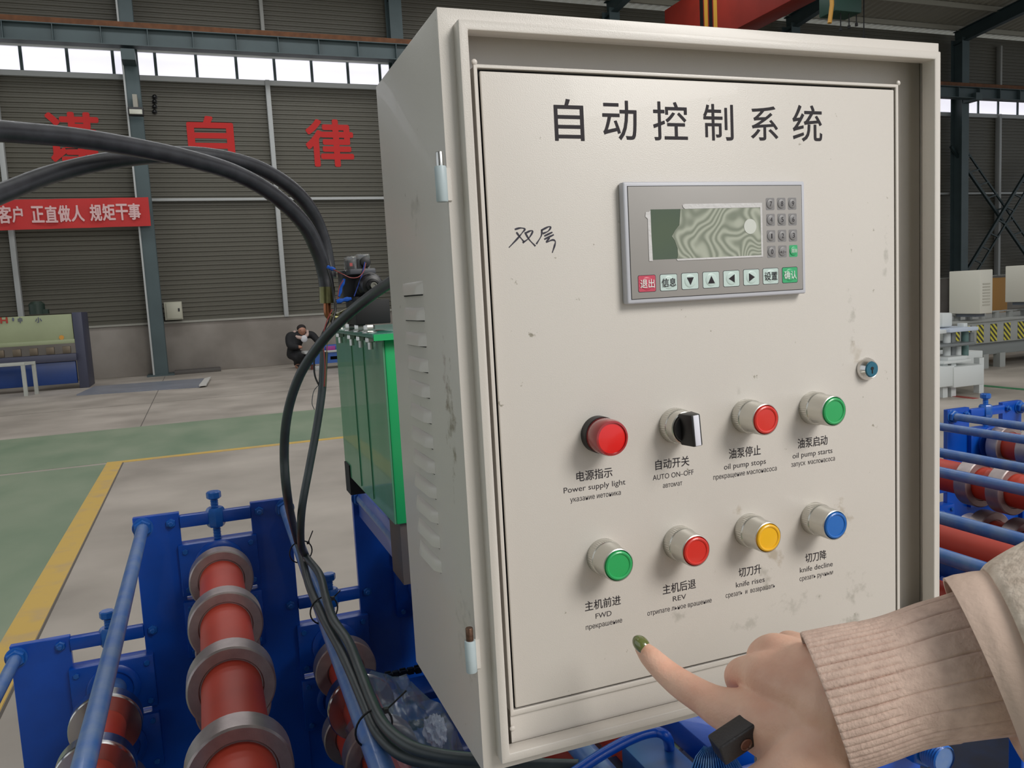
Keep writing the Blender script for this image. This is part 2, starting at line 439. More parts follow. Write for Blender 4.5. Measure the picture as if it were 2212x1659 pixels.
def cab_paint(name, spots):
    m = cab.copy(); m.name = name
    nt = m.node_tree; b = nt.nodes['Principled BSDF']
    prev = b.inputs['Base Color'].links[0].from_socket
    tc = [n for n in nt.nodes if n.type == 'TEX_COORD'][0]
    ns = nt.nodes.new('ShaderNodeTexNoise'); ns.inputs['Scale'].default_value = 75; ns.inputs['Detail'].default_value = 9
    ns.inputs['Roughness'].default_value = .62
    nt.links.new(tc.outputs['Object'], ns.inputs['Vector'])
    for (x, y, z, rx, rz, col, k) in spots:
        mp = nt.nodes.new('ShaderNodeMapping'); mp.vector_type = 'POINT'
        s = (1/(rx*mm), 1/(rx*mm), 1/(rz*mm)); c = q(x, y, z)
        mp.inputs['Scale'].default_value = s; mp.inputs['Location'].default_value = (-c.x*s[0], -c.y*s[1], -c.z*s[2])
        nt.links.new(tc.outputs['Object'], mp.inputs[0])
        ln = nt.nodes.new('ShaderNodeVectorMath'); ln.operation = 'LENGTH'; nt.links.new(mp.outputs[0], ln.inputs[0])
        a = nt.nodes.new('ShaderNodeMapRange'); a.inputs[1].default_value = 0; a.inputs[2].default_value = 1; a.inputs[3].default_value = .16; a.inputs[4].default_value = -.14
        nt.links.new(ln.outputs['Value'], a.inputs[0])
        ad = nt.nodes.new('ShaderNodeMath'); nt.links.new(a.outputs[0], ad.inputs[0]); nt.links.new(ns.outputs['Fac'], ad.inputs[1])
        c2 = nt.nodes.new('ShaderNodeMapRange'); c2.inputs[1].default_value = .53; c2.inputs[2].default_value = .69; c2.inputs[3].default_value = 0; c2.inputs[4].default_value = k
        nt.links.new(ad.outputs[0], c2.inputs[0])
        mx = nt.nodes.new('ShaderNodeMix'); mx.data_type = 'RGBA'
        nt.links.new(c2.outputs[0], mx.inputs[0]); nt.links.new(prev, mx.inputs[6]); mx.inputs[7].default_value = lin(col)
        prev = mx.outputs[2]
    nt.links.new(prev, b.inputs['Base Color'])
    return m
br, gy = (150, 132, 100), (128, 126, 112)
doorpaint = cab_paint('door_paint', [(348, DZ, 425, 24, 30, br, .6), (278, DZ, 440, 18, 28, br, .5), (268, DZ, 460, 14, 20, gy, .5), (240, DZ, 400, 10, 10, br, .5),
    (366, DZ, 235, 12, 40, gy, .45), (372, DZ, 275, 14, 22, br, .3), (300, DZ, 490, 40, 16, gy, .35), (365, DZ, 490, 34, 24, gy, .4), (335, DZ, 330, 22, 10, gy, .35),
    (250, DZ, 500, 30, 14, gy, .3), (405, DZ, 200, 6, 50, gy, .4), (360, DZ, 520, 24, 10, gy, .5), (180, DZ, 480, 22, 10, gy, .35), (245, DZ, 295, 10, 8, gy, .3)])
sidepaint = cab_paint('side_paint', [(0, 30, 300, 22, 75, (122, 108, 84), .75), (0, 40, 260, 12, 40, (128, 92, 84), .5), (0, 25, 470, 40, 60, gy, .3), (0, 100, 130, 30, 30, gy, .3)])
# body shell
bd = CM()
sh = 1.5
bd.b(0, sh, sh, D_, 0, H_); bd.b(W_-sh, W_, sh, D_, 0, H_); bd.b(sh, W_-sh, sh, D_, 0, sh); bd.b(sh, W_-sh, sh, D_, H_-sh, H_)
bd.b(sh, W_-sh, D_-sh, D_, sh, H_-sh)
bd.build('body', sidepaint, cabt, bevel=.0006, seg=2)
# raised rim of the door frame
ri = RW+R_
fl = CM(); R4 = []
for y, o in ((2, 0), (-.2, 0), (-.2, RW+3)):
    R4.append([fl.bm.verts.new(q(x, y, z)) for x, z in ((o, o), (W_-o, o), (W_-o, H_-o), (o, H_-o))])
for A_, B_ in zip(R4, R4[1:]):
    for j in range(4): fl.bm.faces.new((A_[j], A_[(j+1) % 4], B_[(j+1) % 4], B_[j]))
fl.build('flange', cab, cabt, bevel=.0005)
rim = CM()
ring_mb(rim, (RW, W_-RW, RW, H_-RW), (ri, W_-ri, ri, H_-ri), -E_, 1.5)
rim.build('rim', cab, cabt, bevel=.0009, seg=2)
# surround between rim and door
sr = CM(); GD = 17
ring_mb(sr, (3, W_-3, 3, H_-3), (dx0-2.0, dx1+2.0, dz0-2.2, dz1+2.0), DZ+GD, DZ+GD+2)
ring_mb(sr, (dx0-3.4, dx1+3.4, dz0-3.6, dz1+3.4), (dx0-1.8, dx1+1.8, dz0-2.0, dz1+1.6), DZ, DZ+GD)
sr.build('surround', cab, cabt)
CM().b(dx0-4, W_-ri, DZ+1.4, DZ+3, dz1+5.8, H_-ri+1).build('lower_panel', cab, cabt)
sr = CM(); ring_mb(sr, (dx0-4.6, dx1+4.6, dz0-4.6, dz1+5.6), (dx0-1.6, dx1+1.6, dz0-2.0, dz1+1.4), DZ-1.0, DZ+1)
sr.build('surround_lip', cab, cabt, bevel=.0006)
door = CM().b(dx0, dx1, DZ-.8, DZ+1.6, dz0, dz1).build('door_panel', doorpaint, cabt, bevel=.0012, seg=3)
CM().b(dx0-1.7, dx1+1.7, DZ+4, DZ+5, dz0-1.9, dz1+1.5).build('door_gap_dark', blackm, cabt)  # black sheet standing in for the shade in the door gap
for x, z in ((26, 36), (26, H_-30), (W_-46, 36)):
    CM().ball(q(x, DZ-.4, z), 2.3*mm, (1, .6, 1), 10, 6).build('weld_blob', cab, cabt)
DF = DZ-.8
# title, captions
TI = [("自", 86.4, 111.0, 90.3, 30.5), ("动", 126.8, 156.7, 89.1, 29.5), ("控", 171.1, 202.5, 88.8, 29.5), ("制", 217.3, 246.0, 88.2, 28.4), ("系", 262.9, 290.4, 87.6, 27.5), ("统", 305.1, 336.1, 87.8, 29.7)]
def cput(y): return lambda a, b, t: q(a, y-t, -b)
m = CM()
for s, a, b, z, h in TI: text(m, s, a+.2, b-.2, -z, h, cput(DF-.10), bold=.007, step=.008)
m.build('title_lettering', ink, cabt)
CAP = [[("电源指示", 91.0, 122.6, 352.7, 8.1), ("Power supply light", 79.5, 134.0, 360.4, 4.4), ("указание иетоника", 84.7, 129.4, 368.3, 2.6)],
 [("自动开关", 162.1, 194.2, 352.4, 8.4), ("AUTO ON–OFF", 159.2, 198.0, 360.5, 4.2), ("автомат", 168.4, 186.8, 368.1, 2.6)],
 [("油泵停止", 233.4, 265.7, 351.9, 8.7), ("oil pump stops", 228.1, 270.8, 360.3, 4.6), ("прекращение маслонасоса", 217.2, 282.0, 367.7, 2.7)],
 [("油泵启动", 304.9, 337.3, 351.3, 8.8), ("oil pump starts", 299.2, 342.7, 359.4, 4.6), ("запуск  маслонасоса", 297.6, 345.4, 366.7, 2.7)],
 [("主机前进", 93.1, 125.3, 459.2, 8.0), ("FWD", 102.2, 116.5, 467.0, 4.2), ("прекрашение", 93.1, 125.9, 474.6, 2.6)],
 [("主机后退", 164.8, 196.8, 458.4, 8.3), ("REV", 174.1, 187.0, 465.9, 4.2), ("отрипате льное врашение", 149.5, 212.0, 473.7, 2.6)],
 [("切刀升", 240.1, 263.4, 456.9, 8.4), ("knife rises", 237.0, 266.9, 465.3, 4.6), ("срезать  и  возврашать", 226.3, 277.8, 472.6, 2.7)],
 [("切刀降", 311.1, 334.4, 455.9, 8.6), ("knife decline", 304.9, 341.5, 463.8, 4.6), ("срезать ручным", 304.4, 341.7, 471.5, 2.7)]]
for rows_ in CAP:
    m = CM()
    for k, (s, a, b, z, h) in enumerate(rows_):
        rf_ = None if k == 0 else ('d' if k == 1 and any(c.islower() for c in s) else 'H' if k == 1 else 'x')
        text(m, s, a, b, -z, h, cput(DF-.12), ref=rf_, bold=.006 if k == 0 else 0, step=.01)
    m.build('button_caption', ink, cabt)
# handwritten marks
def hw(u, v):
    U, Vv = 1060+u*.3797, 180+v*.3797
    p = at(U, Vv, Y=T0.y+.0015)-T0
    p = Rc.inverted() @ p
    return q(p.x/mm, DF-.2, -p.z/mm)
m = CM()
for st in ([(133, 832), (165, 824), (190, 830), (176, 850), (150, 882), (100, 935)], [(142, 848), (160, 872), (186, 903)], [(196, 852), (222, 840), (234, 845), (212, 882), (178, 908)],
           [(190, 848), (215, 890), (250, 927)], [(282, 838), (322, 818), (336, 820), (322, 842), (292, 856)], [(286, 832), (283, 868), (255, 915)], [(300, 870), (346, 848)],
           [(300, 888), (354, 862)], [(330, 880), (312, 905), (345, 892), (362, 900), (358, 925), (345, 965)]):
    p = spline([hw(*s_) for s_ in st], 5)
    vs = []
    for i, c in enumerate(p):
        t = (p[min(i+1, len(p)-1)]-p[max(i-1, 0)]).normalized(); nrm = Vector((-t.z, 0, t.x))*(.00055+.00018*math.sin(i*.7))
        vs.append((m.bm.verts.new(c+nrm), m.bm.verts.new(c-nrm)))
    for a, b in zip(vs, vs[1:]): m.bm.faces.new((a[0], b[0], b[1], a[1]))
m.build('handwriting', marker, cabt)
# louvres on the left side
lv = []
for k in range(12):
    z = 199+k*21.75
    m = CM(); n = 7; prof = [(0, 0), (-1.6, .9), (-3.0, 3), (-3.9, 7), (-4.3, 11)]
    G = []
    for i in range(n+1):
        a = i/n; y = 88+74*a
        e = min(1, min(a, 1-a)*9)**.6
        G.append([m.bm.verts.new(q(-.05+px_*e, y, z-11+pz)) for px_, pz in [(0, 0)]+[(p_[0], p_[1]) for p_ in prof[1:]]])
    for A_, B_ in zip(G, G[1:]):
        for j in range(len(prof)-1): m.bm.faces.new((A_[j], A_[j+1], B_[j+1], B_[j]))
    m.build('louvre', cab, cabt, smooth=True)
    CM().b(-.3, .2, 91, 159, z-1.5, z+1.1).build('louvre_slot', blackm, cabt)
# hinges
for z, pm in ((100, zinc), (452, rustpin)):
    m = CM(); m.lathe([(3.9*mm, 0), (4.3*mm, .6*mm), (4.3*mm, 24*mm), (3.9*mm, 25*mm)], q(-5.2, -2.5, z+35), (0, 0, 1), 18)
    h = m.build('hinge', hinge_m, cabt, smooth=True)
    CM().b(-3, 2.6, -1.6, .4, z+11, z+34).build('hinge_leaf', cab, h)
    CM().lathe([(2.9*mm, 0), (2.9*mm, 9.4*mm), (2.6*mm, 10*mm)], q(-5.2, -2.5, z+10), (0, 0, 1), 14).build('hinge_pin', pm, h, smooth=True)
# key lock
LK = q(381, DF, 287)
m = CM(); m.lathe([(10.2*mm, 0), (10.4*mm, 1.5*mm), (9.6*mm, 4*mm), (7.6*mm, 7*mm), (7.4*mm, 7.4*mm), (7.0*mm, 7.2*mm)], LK, (0, -1, 0), 28)
lk = m.build('key_lock', chrome, cabt, smooth=True)
CM().lathe([(6.9*mm, 5*mm), (6.9*mm, 7.6*mm), (6.4*mm, 8.2*mm)], LK, (0, -1, 0), 28).build('lock_cylinder', mat('blue_anodised', (58, 116, 138), .3, .6), lk, smooth=True)
kh = CM(); kh.lathe([(1.6*mm, 8.1*mm), (1.6*mm, 8.5*mm)], LK+Vector((0, 0, .0008)), (0, -1, 0), 12); kh.box(LK.x-.0005, LK.x+.0006, LK.y-.0085, LK.y-.008, LK.z-.0038, LK.z)
kh.build('keyhole', blackm, lk)
# push buttons
capcol = {'red': (214, 46, 34), 'green': (36, 168, 92), 'yellow': (244, 186, 24), 'blue': (16, 104, 190)}
capm = {k: mat(k+'_button_plastic', c, .35, coat=.3) for k, c in capcol.items()}
nick = mat('nickel_ring', (206, 204, 196), .24, .75, var=.03, vscale=40)
def btn(x, z, col, lab):
    c = q(x, DF, z); ax = (0, -1, 0)
    m = CM()
    m.lathe([(14.4*mm, 0), (14.6*mm, .8*mm), (14.6*mm, 8.4*mm), (14.2*mm, 9.2*mm), (13.6*mm, 9.6*mm), (13.4*mm, 10*mm), (13.2*mm, 25.6*mm), (13.0*mm, 26.6*mm), (12.3*mm, 27*mm), (11.9*mm, 26.4*mm), (11.9*mm, 18*mm)],
            c, ax, 96, cap=False, rib=(1, 3, .45*mm))
    b = m.build('push_button', nick, cabt, smooth=True); b['label'] = lab
    m = CM(); m.lathe([(11.6*mm, 18*mm), (11.6*mm, 26.8*mm), (11.2*mm, 28*mm), (10.2*mm, 28.5*mm), (9.2*mm, 28.2*mm), (8.9*mm, 27.6*mm), (5*mm, 27.7*mm), (.3*mm, 27.7*mm)], c, ax, 40)
    m.build('button_cap', capm[col], b, smooth=True, ang=60)
btn(251, 316.5, 'red', 'red button over the oil pump stops caption'); btn(321, 316.5, 'green', 'green button over the oil pump starts caption')
btn(111, 416, 'green', 'green button over the FWD caption'); btn(181, 416, 'red', 'red button over the REV caption')
btn(251, 416, 'yellow', 'yellow button over the knife rises caption'); btn(321, 416, 'blue', 'blue button over the knife decline caption')
# pilot light
c = q(111, DF, 316.5); ax = (0, -1, 0)
m = CM(); m.lathe([(14.6*mm, 0), (14.6*mm, 8.5*mm), (13.6*mm, 9.5*mm), (13.4*mm, 12*mm)], c, ax, 48)
pb = m.build('indicator_light', blackp, cabt, smooth=True); pb['label'] = 'red power supply light with black base'
m = CM(); m.lathe([(13.9*mm, 8.8*mm), (14.2*mm, 9.4*mm), (14.2*mm, 23*mm), (13.4*mm, 25.4*mm), (11.9*mm, 25.8*mm), (11.5*mm, 24.2*mm)], c, ax, 48, cap=False)
m.build('lens_ring', mat('dark_red_lens', (150, 22, 26), .12, coat=.6, rgb2=(168, 36, 40), vscale=30), pb, smooth=True)
m = CM(); m.lathe([(11.6*mm, 23*mm), (11.6*mm, 24.6*mm), (8*mm, 25.2*mm), (.3*mm, 25.3*mm)], c, ax, 40)
m.build('lens', mat('red_lens', (222, 26, 24), .25, coat=.4), pb, smooth=True)
# selector switch
c = q(181, DF, 317)
m = CM(); m.lathe([(14.4*mm, 0), (14.6*mm, .8*mm), (14.6*mm, 8.4*mm), (14.2*mm, 9.2*mm), (13.6*mm, 9.6*mm), (13.2*mm, 17.6*mm), (12.3*mm, 18.2*mm), (11.9*mm, 17.6*mm), (11.9*mm, 12*mm)], c, ax, 96, cap=False, rib=(1, 3, .45*mm))
sb = m.build('selector_switch', nick, cabt, smooth=True); sb['label'] = 'black selector knob with white pointer over AUTO ON-OFF'
m = CM(); m.lathe([(11.6*mm, 10*mm), (11.8*mm, 18.6*mm), (11.2*mm, 20*mm), (.3*mm, 20.4*mm)], c, ax, 40)
m.build('knob_base', blackp, sb, smooth=True)
rotk = Matrix.Translation(c) @ Matrix.Rotation(math.radians(-4), 4, 'Y') @ Matrix.Translation(-c)
m = CM(); cc = c
m.box(cc.x-.0042, cc.x+.0042, cc.y-.0335, cc.y-.018, cc.z-.0128, cc.z+.0128)
for v in m.bm.verts:
    if v.co.y > cc.y-.02: v.co.x = cc.x+(v.co.x-cc.x)*1.6
bmesh.ops.transform(m.bm, matrix=rotk, verts=m.bm.verts)
m.build('knob_grip', blackp, sb, bevel=.0012)
m = CM(); m.box(cc.x-.0026, cc.x+.0026, cc.y-.0341, cc.y-.033, cc.z-.0122, cc.z+.0122); bmesh.ops.transform(m.bm, matrix=rotk, verts=m.bm.verts)
m.build('white_pointer', mat('white_inlay', (228, 228, 238), .4), sb, bevel=.0005)

# text display unit, local mm coordinates from its top left corner
hx, hz = 138.0, 122.0
YF = DF-8
def hb(m, x0, x1, y0, y1, z0, z1): return m.b(hx+x0, hx+x1, y0, y1, hz+z0, hz+z1)
bez = mat('display_bezel', (192, 193, 200), .4); face = mat('display_face', (158, 154, 150), .5, var=.02, vscale=20)
m = CM(); hb(m, 0, 172, YF, DF, 0, 94)
dsp = m.build('display_unit', bez, cabt, bevel=.0016, seg=3); dsp['label'] = 'grey text display with keypad and scratched protective film'
m = CM(); hb(m, 3.4, 171.0-2.4, YF-.1, YF+.2, 3.2, 90.6); m.build('face_edge', blackm, dsp)
m = CM(); hb(m, 3.9, 168.1, YF-.35, YF+.2, 3.7, 90.1); m.build('face_plate', face, dsp, bevel=.0001)
YS = YF-.35
def rr_poly(x0, x1, z0, z1, r, n=4):
    P = []
    for cx_, cz_, a0 in ((x1-r, z0+r, -PI/2), (x1-r, z1-r, 0), (x0+r, z1-r, PI/2), (x0+r, z0+r, PI)):
        for i in range(n+1): P.append((cx_+r*math.cos(a0+PI/2*i/n), cz_+r*math.sin(a0+PI/2*i/n)))
    return P
def hq(a, b, t): return q(hx+a, YS-t, hz+b)
scr = mat('lcd_glass', (78, 92, 60), .16, rgb2=(66, 82, 66), vscale=14, detail=1, coat=.6)
m = CM(); m.prism(rr_poly(23, 126.6, 21.4, 60.3, .3, 1), hq, -.1, .12); m.build('screen', scr, dsp)
# moire protective film over the right of the screen
filmm = bpy.data.materials.new('film_with_rings'); filmm.use_nodes = True
nt = filmm.node_tree; b = nt.nodes['Principled BSDF']; b.inputs['Roughness'].default_value = .22
tc = nt.nodes.new('ShaderNodeTexCoord'); mp = nt.nodes.new('ShaderNodeMapping')
mp.inputs['Location'].default_value = (-(hx+131)*mm*60, 0, -(H_-hz-64)*mm*60); mp.inputs['Scale'].default_value = (60, 60, 60)
n1 = nt.nodes.new('ShaderNodeTexNoise'); n1.inputs['Scale'].default_value = 34; n1.inputs['Detail'].default_value = 1.2
nt.links.new(tc.outputs['Object'], n1.inputs['Vector']); nt.links.new(tc.outputs['Object'], mp.inputs[0])
ln = nt.nodes.new('ShaderNodeVectorMath'); ln.operation = 'LENGTH'; nt.links.new(mp.outputs[0], ln.inputs[0])
pw = nt.nodes.new('ShaderNodeMath'); pw.operation = 'POWER'; pw.inputs[1].default_value = .62; nt.links.new(ln.outputs['Value'], pw.inputs[0])
mu = nt.nodes.new('ShaderNodeMath'); mu.operation = 'MULTIPLY'; mu.inputs[1].default_value = 34; nt.links.new(pw.outputs[0], mu.inputs[0])
mu2 = nt.nodes.new('ShaderNodeMath'); mu2.operation = 'MULTIPLY'; mu2.inputs[1].default_value = 62; nt.links.new(n1.outputs['Fac'], mu2.inputs[0])
ad = nt.nodes.new('ShaderNodeMath'); nt.links.new(mu.outputs[0], ad.inputs[0]); nt.links.new(mu2.outputs[0], ad.inputs[1])
sn = nt.nodes.new('ShaderNodeMath'); sn.operation = 'SINE'; nt.links.new(ad.outputs[0], sn.inputs[0])
rp = nt.nodes.new('ShaderNodeValToRGB'); rp.color_ramp.elements[0].color = lin((128, 134, 118)); rp.color_ramp.elements[1].color = lin((174, 178, 162))
mr = nt.nodes.new('ShaderNodeMapRange'); mr.inputs[1].default_value = -1; nt.links.new(sn.outputs[0], mr.inputs[0])
nt.links.new(mr.outputs[0], rp.inputs[0]); nt.links.new(rp.outputs[0], b.inputs['Base Color'])
fp = [(50, 21.4), (49.5, 27), (48.5, 34), (44.5, 38), (41.5, 42.5), (44, 46), (46.2, 52), (46.5, 57), (45.6, 60.3), (126.4, 60.3), (126.0, 21.4)]
m = CM(); m.prism(fp, hq, .12, .3); m.build('screen_film', filmm, dsp)
wf = mat('white_film_edge', (206, 204, 203), .45, bump=.5, bscale=300)
m = CM()
for P in ([(52, 18.4), (53.4, 17.6), (127.8, 17.6), (127.8, 61.6), (46, 61.8), (44.8, 60.4), (126.2, 60.2), (126.0, 21.2), (54, 21.4), (52.4, 20)], [(22.8, 22), (21.6, 23.2), (18.6, 23.4), (18.2, 27), (20.2, 28.5), (20.2, 61.2), (23.4, 61.4), (22.9, 40)]):
    m.prism(P, hq, .05, .42)
m.build('film_border', wf, dsp)
m = CM(); m.lathe([(6.1*mm, 0), (6.1*mm, .25*mm), (.2*mm, .3*mm)], hq(115.6, 36.5, .3), (0, -1, 0), 24)
m.build('film_sticker', mat('white_sticker', (205, 208, 200), .4), dsp)
keyg = mat('grey_key', (132, 130, 130), .4); keyl = mat('pale_key', (196, 214, 208), .4); keyr = mat('red_key', (196, 70, 92), .4); keygr = mat('green_key', (58, 170, 112), .4); rimk = mat('key_outline', (44, 42, 46), .5)
inkw = mat('white_key_print', (226, 232, 226), .5)
xs_ = [136.2, 147.4, 158.5]; zs_ = [18.6, 31.6, 44.9, 57.8]
for r, rowk in enumerate((('7', '8', '9'), ('4', '5', '6'), ('1', '2', '3'), ('0', '+/−', '清除'))):
    for c_, s in enumerate(rowk):
        x, z = xs_[c_]+r*.12, zs_[r]
        g = s == '清除'
        m = CM(); m.prism(rr_poly(x-4.2, x+4.2, z-4.9, z+4.9, 1), hq, -.05, .12)
        m.lathe([(3.9*mm, .1*mm), (3.7*mm, .6*mm), (2.6*mm, .95*mm), (.1*mm, 1.05*mm)], hq(x, z, 0), (0, -1, 0), 20)
        kk = m.build('number_key' if not g else 'clear_key', keygr if g else keyg, dsp, smooth=True)
        m = CM(); wd = (1.0 if s == '1' else 2.1) if len(s) == 1 else 6.0
        text(m, s, hx+x-wd/2, hx+x+wd/2, -(hz+z+(1.9 if not g else 1.6)), 3.9 if len(s) == 1 else (3.4 if g else 2.6), cput(YS-1.15), ref='1' if len(s) == 1 else None)
        m.build('key_lettering', inkw if g else ink, dsp)
for x, z, s, km in ((17.6, 78.6, '退出', keyr), (37.2, 78.6, '信息', keyl), (56.9, 78.4, 'd', keyl), (76.7, 78.3, 'u', keyl), (96.3, 78.1, 'l', keyl), (115.9, 77.9, 'r', keyl), (135.2, 77.8, '设置', keyl), (154.8, 77.7, '确认', keygr)):
    m = CM(); m.prism(rr_poly(x-8, x+8, z-6.7, z+6.7, 1.4), hq, -.05, .08); m.build('key_outline', rimk, dsp)
    m = CM(); m.prism(rr_poly(x-7.6, x+7.6, z-6.3, z+6.3, 1.2), hq, .05, .2)
    m.lathe([(5.4*mm, .15*mm), (5.0*mm, .45*mm), (4*mm, .6*mm), (.1*mm, .75*mm)], hq(x, z, 0), (0, -1, 0), 26)
    m.build('function_key', km, dsp, smooth=True)
    m = CM()
    if len(s) == 2: text(m, s, hx+x-6.3, hx+x+6.3, -(hz+z+3.4), 6.8, cput(YS-.85), bold=.008, step=.008)
    else:
        tri = {'d': [(-3.2, -2.9), (3.2, -2.9), (0, 3.2)], 'u': [(-3.2, 2.9), (3.2, 2.9), (0, -3.2)], 'l': [(2.7, -3.4), (2.7, 3.4), (-3, 0)], 'r': [(-2.7, -3.4), (-2.7, 3.4), (3, 0)]}[s]
        m.bm.faces.new([m.bm.verts.new(hq(x+a_, z+b_, .85)) for a_, b_ in tri])
    m.build('key_lettering', inkw if s in ('退出', '确认') else ink, dsp)
# support arm under the cabinet
m = CM(); m.b(60, W_-60, 40, 160, H_, H_+8); m.b(392, 440, 110, 158, H_+8, H_+155)
m.build('support_bracket', blue, cabt, bevel=.001)

# ------------------------------------------------------------------ roll forming machine
rfm = empty('roll_forming_machine', (1.5, 1.5, 0), 'long blue roll forming machine with red rollers and grey steel rings', 'machine')
YP, YN = 2.30, .70
def plate(x0, x1, z1, y0, y1, z0=.0): 
    return MB().box(x0, x1, y0, y1, z0, z1).build('side_plate', blue, rfm, bevel=.0015, seg=1)
def hexbolt(c, dirn, parent, r=.014, name='hex_bolt'):
    m = MB(); m.lathe([(r*1.25, 0), (r*1.25, .003)], c, dirn, 20); hexa(m, Vector(c)+Vector(dirn)*.003, dirn, r, .011)
    m.lathe([(r*.55, .014), (r*.55, .021), (r*.4, .023)], c, dirn, 12)
    return m.build(name, bluebolt, parent, smooth=True)
def far_posts():
    plate(-.511, -.376, .742, YP, YP+.02)
    for k in range(0, 6):
        plate(.57*k-.203, .57*k-.09, 1.025, YP, YP+.02)
        plate(.57*k+.09, .57*k+.195, 1.025, YP, YP+.02)
    for k in range(0, 4):
        plate(.57*k-.203, .57*k-.09, 1.025, YN, YN+.02)
        plate(.57*k+.09, .57*k+.195, 1.025, YN, YN+.02)
far_posts()
def crossbar(x0, x1, xc, zc, Y, s=-1, btop=None, zblock=None):
    """bar between posts with threaded boss and vertical adjusting bolt"""
    m = MB(); m.box(x0, x1, Y-.012, Y+.012, zc-.016, zc+.016)
    cb = m.build('crossbar', blue, rfm, bevel=.002)
    m = MB(); m.lathe([(.02, -.026), (.024, -.02), (.024, .02), (.02, .026)], (xc, Y, zc), (0, 0, 1), 8); m.build('threaded_boss', bluebolt, cb, smooth=True)
    m = MB(); m.cyl((xc, Y, zblock), (xc, Y, zc+.055), .0095, 12)
    for i in range(14): 
        z = zblock+(zc+.05-zblock)*i/14
        m.lathe([(.0095, 0), (.0108, .0015), (.0095, .003)], (xc, Y, z), (0, 0, 1), 12, cap=False)
    m.lathe([(.016, 0), (.019, .003), (.019, .017), (.016, .02)], (xc, Y, zc+.05), (0, 0, 1), 8)
    m.build('adjusting_bolt', bluebolt, cb, smooth=True)
    for x in (x0-.022, x1+.022): hexbolt((x, Y-.0005 if s < 0 else Y, zc), (0, s, 0), cb, .0125)
def block(xc, z0, z1, Y, zs, s=-1, hw_=.1):
    m = MB(); m.box(xc-hw_, xc+hw_, Y-.018 if s < 0 else Y, Y+.03 if s < 0 else Y+.04, z0, z1)
    bk = m.build('bearing_block', blue, rfm, bevel=.003)
    y = Y-.018 if s < 0 else Y+.04
    m = MB(); m.lathe([(.064, 0), (.064, .006), (.058, .010), (.048, .011), (.046, .004)], (xc, y, zs), (0, s, 0), 32); m.build('bearing_cover', blue, bk, smooth=True)
    for dx in (-1, 1):
        for dz in (-1, 1): 
            m = MB(); hexa(m, (xc+dx*(hw_-.017), y, (z0+z1)/2+dz*((z1-z0)/2-.018)), (0, s, 0), .0075, .007); m.build('cap_screw', bluebolt, bk)
    return bk
def roller(xc, zc, rings, pr=.052, rr=.077, shiny=(), y0=.72, y1=2.28, wid=.05):
    m = MB(); m.cyl((xc, y0, zc), (xc, y1, zc), .03, 20)
    sh_ = m.build('roller_shaft', bluel, rfm, smooth=True)
    m = MB()
    ys = sorted([y for y in rings], reverse=True)
    m.cyl((xc, ys[-1], zc), (xc, ys[0], zc), pr, 40); m.build('red_sleeve', redp, sh_, smooth=True)
    for y in ys:
        m = MB(); h = wid/2
        if y in shiny:
            m.lathe([(.04, -h-.022), (.058, -h-.022), (.06, -h-.02), (.06, -h-.002), (.057, -h), (rr-.004, -h), (rr, -h+.004), (rr, h-.012), (rr-.004, h-.010), (rr-.004, h-.006), (rr, h-.004), (rr-.002, h), (.04, h)], (xc, y, zc), (0, -1, 0), 48)
            m.build('roller_ring', chrome, sh_, smooth=True)
        else:
            m.lathe([(.04, -h), (rr-.005, -h), (rr, -h+.004), (rr, h-.003), (rr-.003, h), (pr+.004, h), (pr+.002, h-.003), (.04, h-.003)], (xc, y, zc), (0, -1, 0), 48)
            m.build('roller_ring', steel, sh_, smooth=True)
def rod(x, z, y0=YN-.045, y1=YP+.01, r=.0148, dx=0):
    m = MB(); m.cyl((x+dx, y0, z), (x, y1, z), r, 18)
    t = m.build('tie_rod', bluel, rfm, smooth=True)
    m = MB(); m.lathe([(.026, 0), (.026, .004)], (x, YP, z), (0, -1, 0), 24); hexa(m, (x, YP-.004, z), (0, -1, 0), .0225, .014); m.build('nut', bluebolt, t, smooth=True)
    if z > .9:
        m = MB(); hexa(m, (x+dx, YN-.002, z), (0, -1, 0), .0235, .022); m.build('nut', bluebolt, t, smooth=True)
        m = MB()
        for i in range(7): m.lathe([(r, 0), (r+.0014, .0016), (r, .0032)], (x+dx, YN-.0245-i*.0032, z), (0, -1, 0), 18, cap=False)
        m.build('thread', bluebolt, t, smooth=True)
for k in range(6):
    xc = .57*k
    crossbar(xc-.09, xc+.09, xc, 1.0, YP+.004, zblock=.94)
    block(xc, .80, .94, YP, .877)
    block(xc, .63, .785, YP, .715)
    rings = {0: (2.148, 1.826, 1.519, 1.22, .93), 4: (1.872, 1.76, 1.62, 1.45, 1.2), 3: (2.1, 2.05, 1.95, .9)}.get(k, (2.1, 1.8, 1.5, 1.2, .9))
    roller(xc, .877, rings+((2.22,) if k > 2 else ()))
    roller(xc, .715, tuple(y-.04 for y in rings), pr=.05)
    for s in (-.18, .18): rod(xc+s, .998, dx=-.026 if (k == 0 and s > 0) else 0)
for k in range(-1, 6):
    xc = .57*k+.285
    x0 = -.376 if k < 0 else .57*k+.195
    crossbar(x0, .57*(k+1)-.203, xc, .722, YP+.004, zblock=.66)
    block(xc, .52, .66, YP, .59)
    block(xc, .35, .50, YP, .43)
    roller(xc, .59, (2.085, 1.86, 1.60, 1.34, 1.08) if k < 0 else (2.12, 1.9, 1.66, 1.40, 1.1), pr=.045, rr=.08, shiny=(2.085, 1.86) if k < 0 else (1.9,), wid=.05)
    roller(xc, .43, (2.07, 1.78, 1.5), pr=.045)
rod(-.498, .712, y0=.6)
for k in range(4):     # near side frame
    xc = .57*k
    crossbar(xc-.09, xc+.09, xc, 1.0, YN+.008, zblock=.94)
    block(xc, .80, .94, YN-.02, .877, s=1)
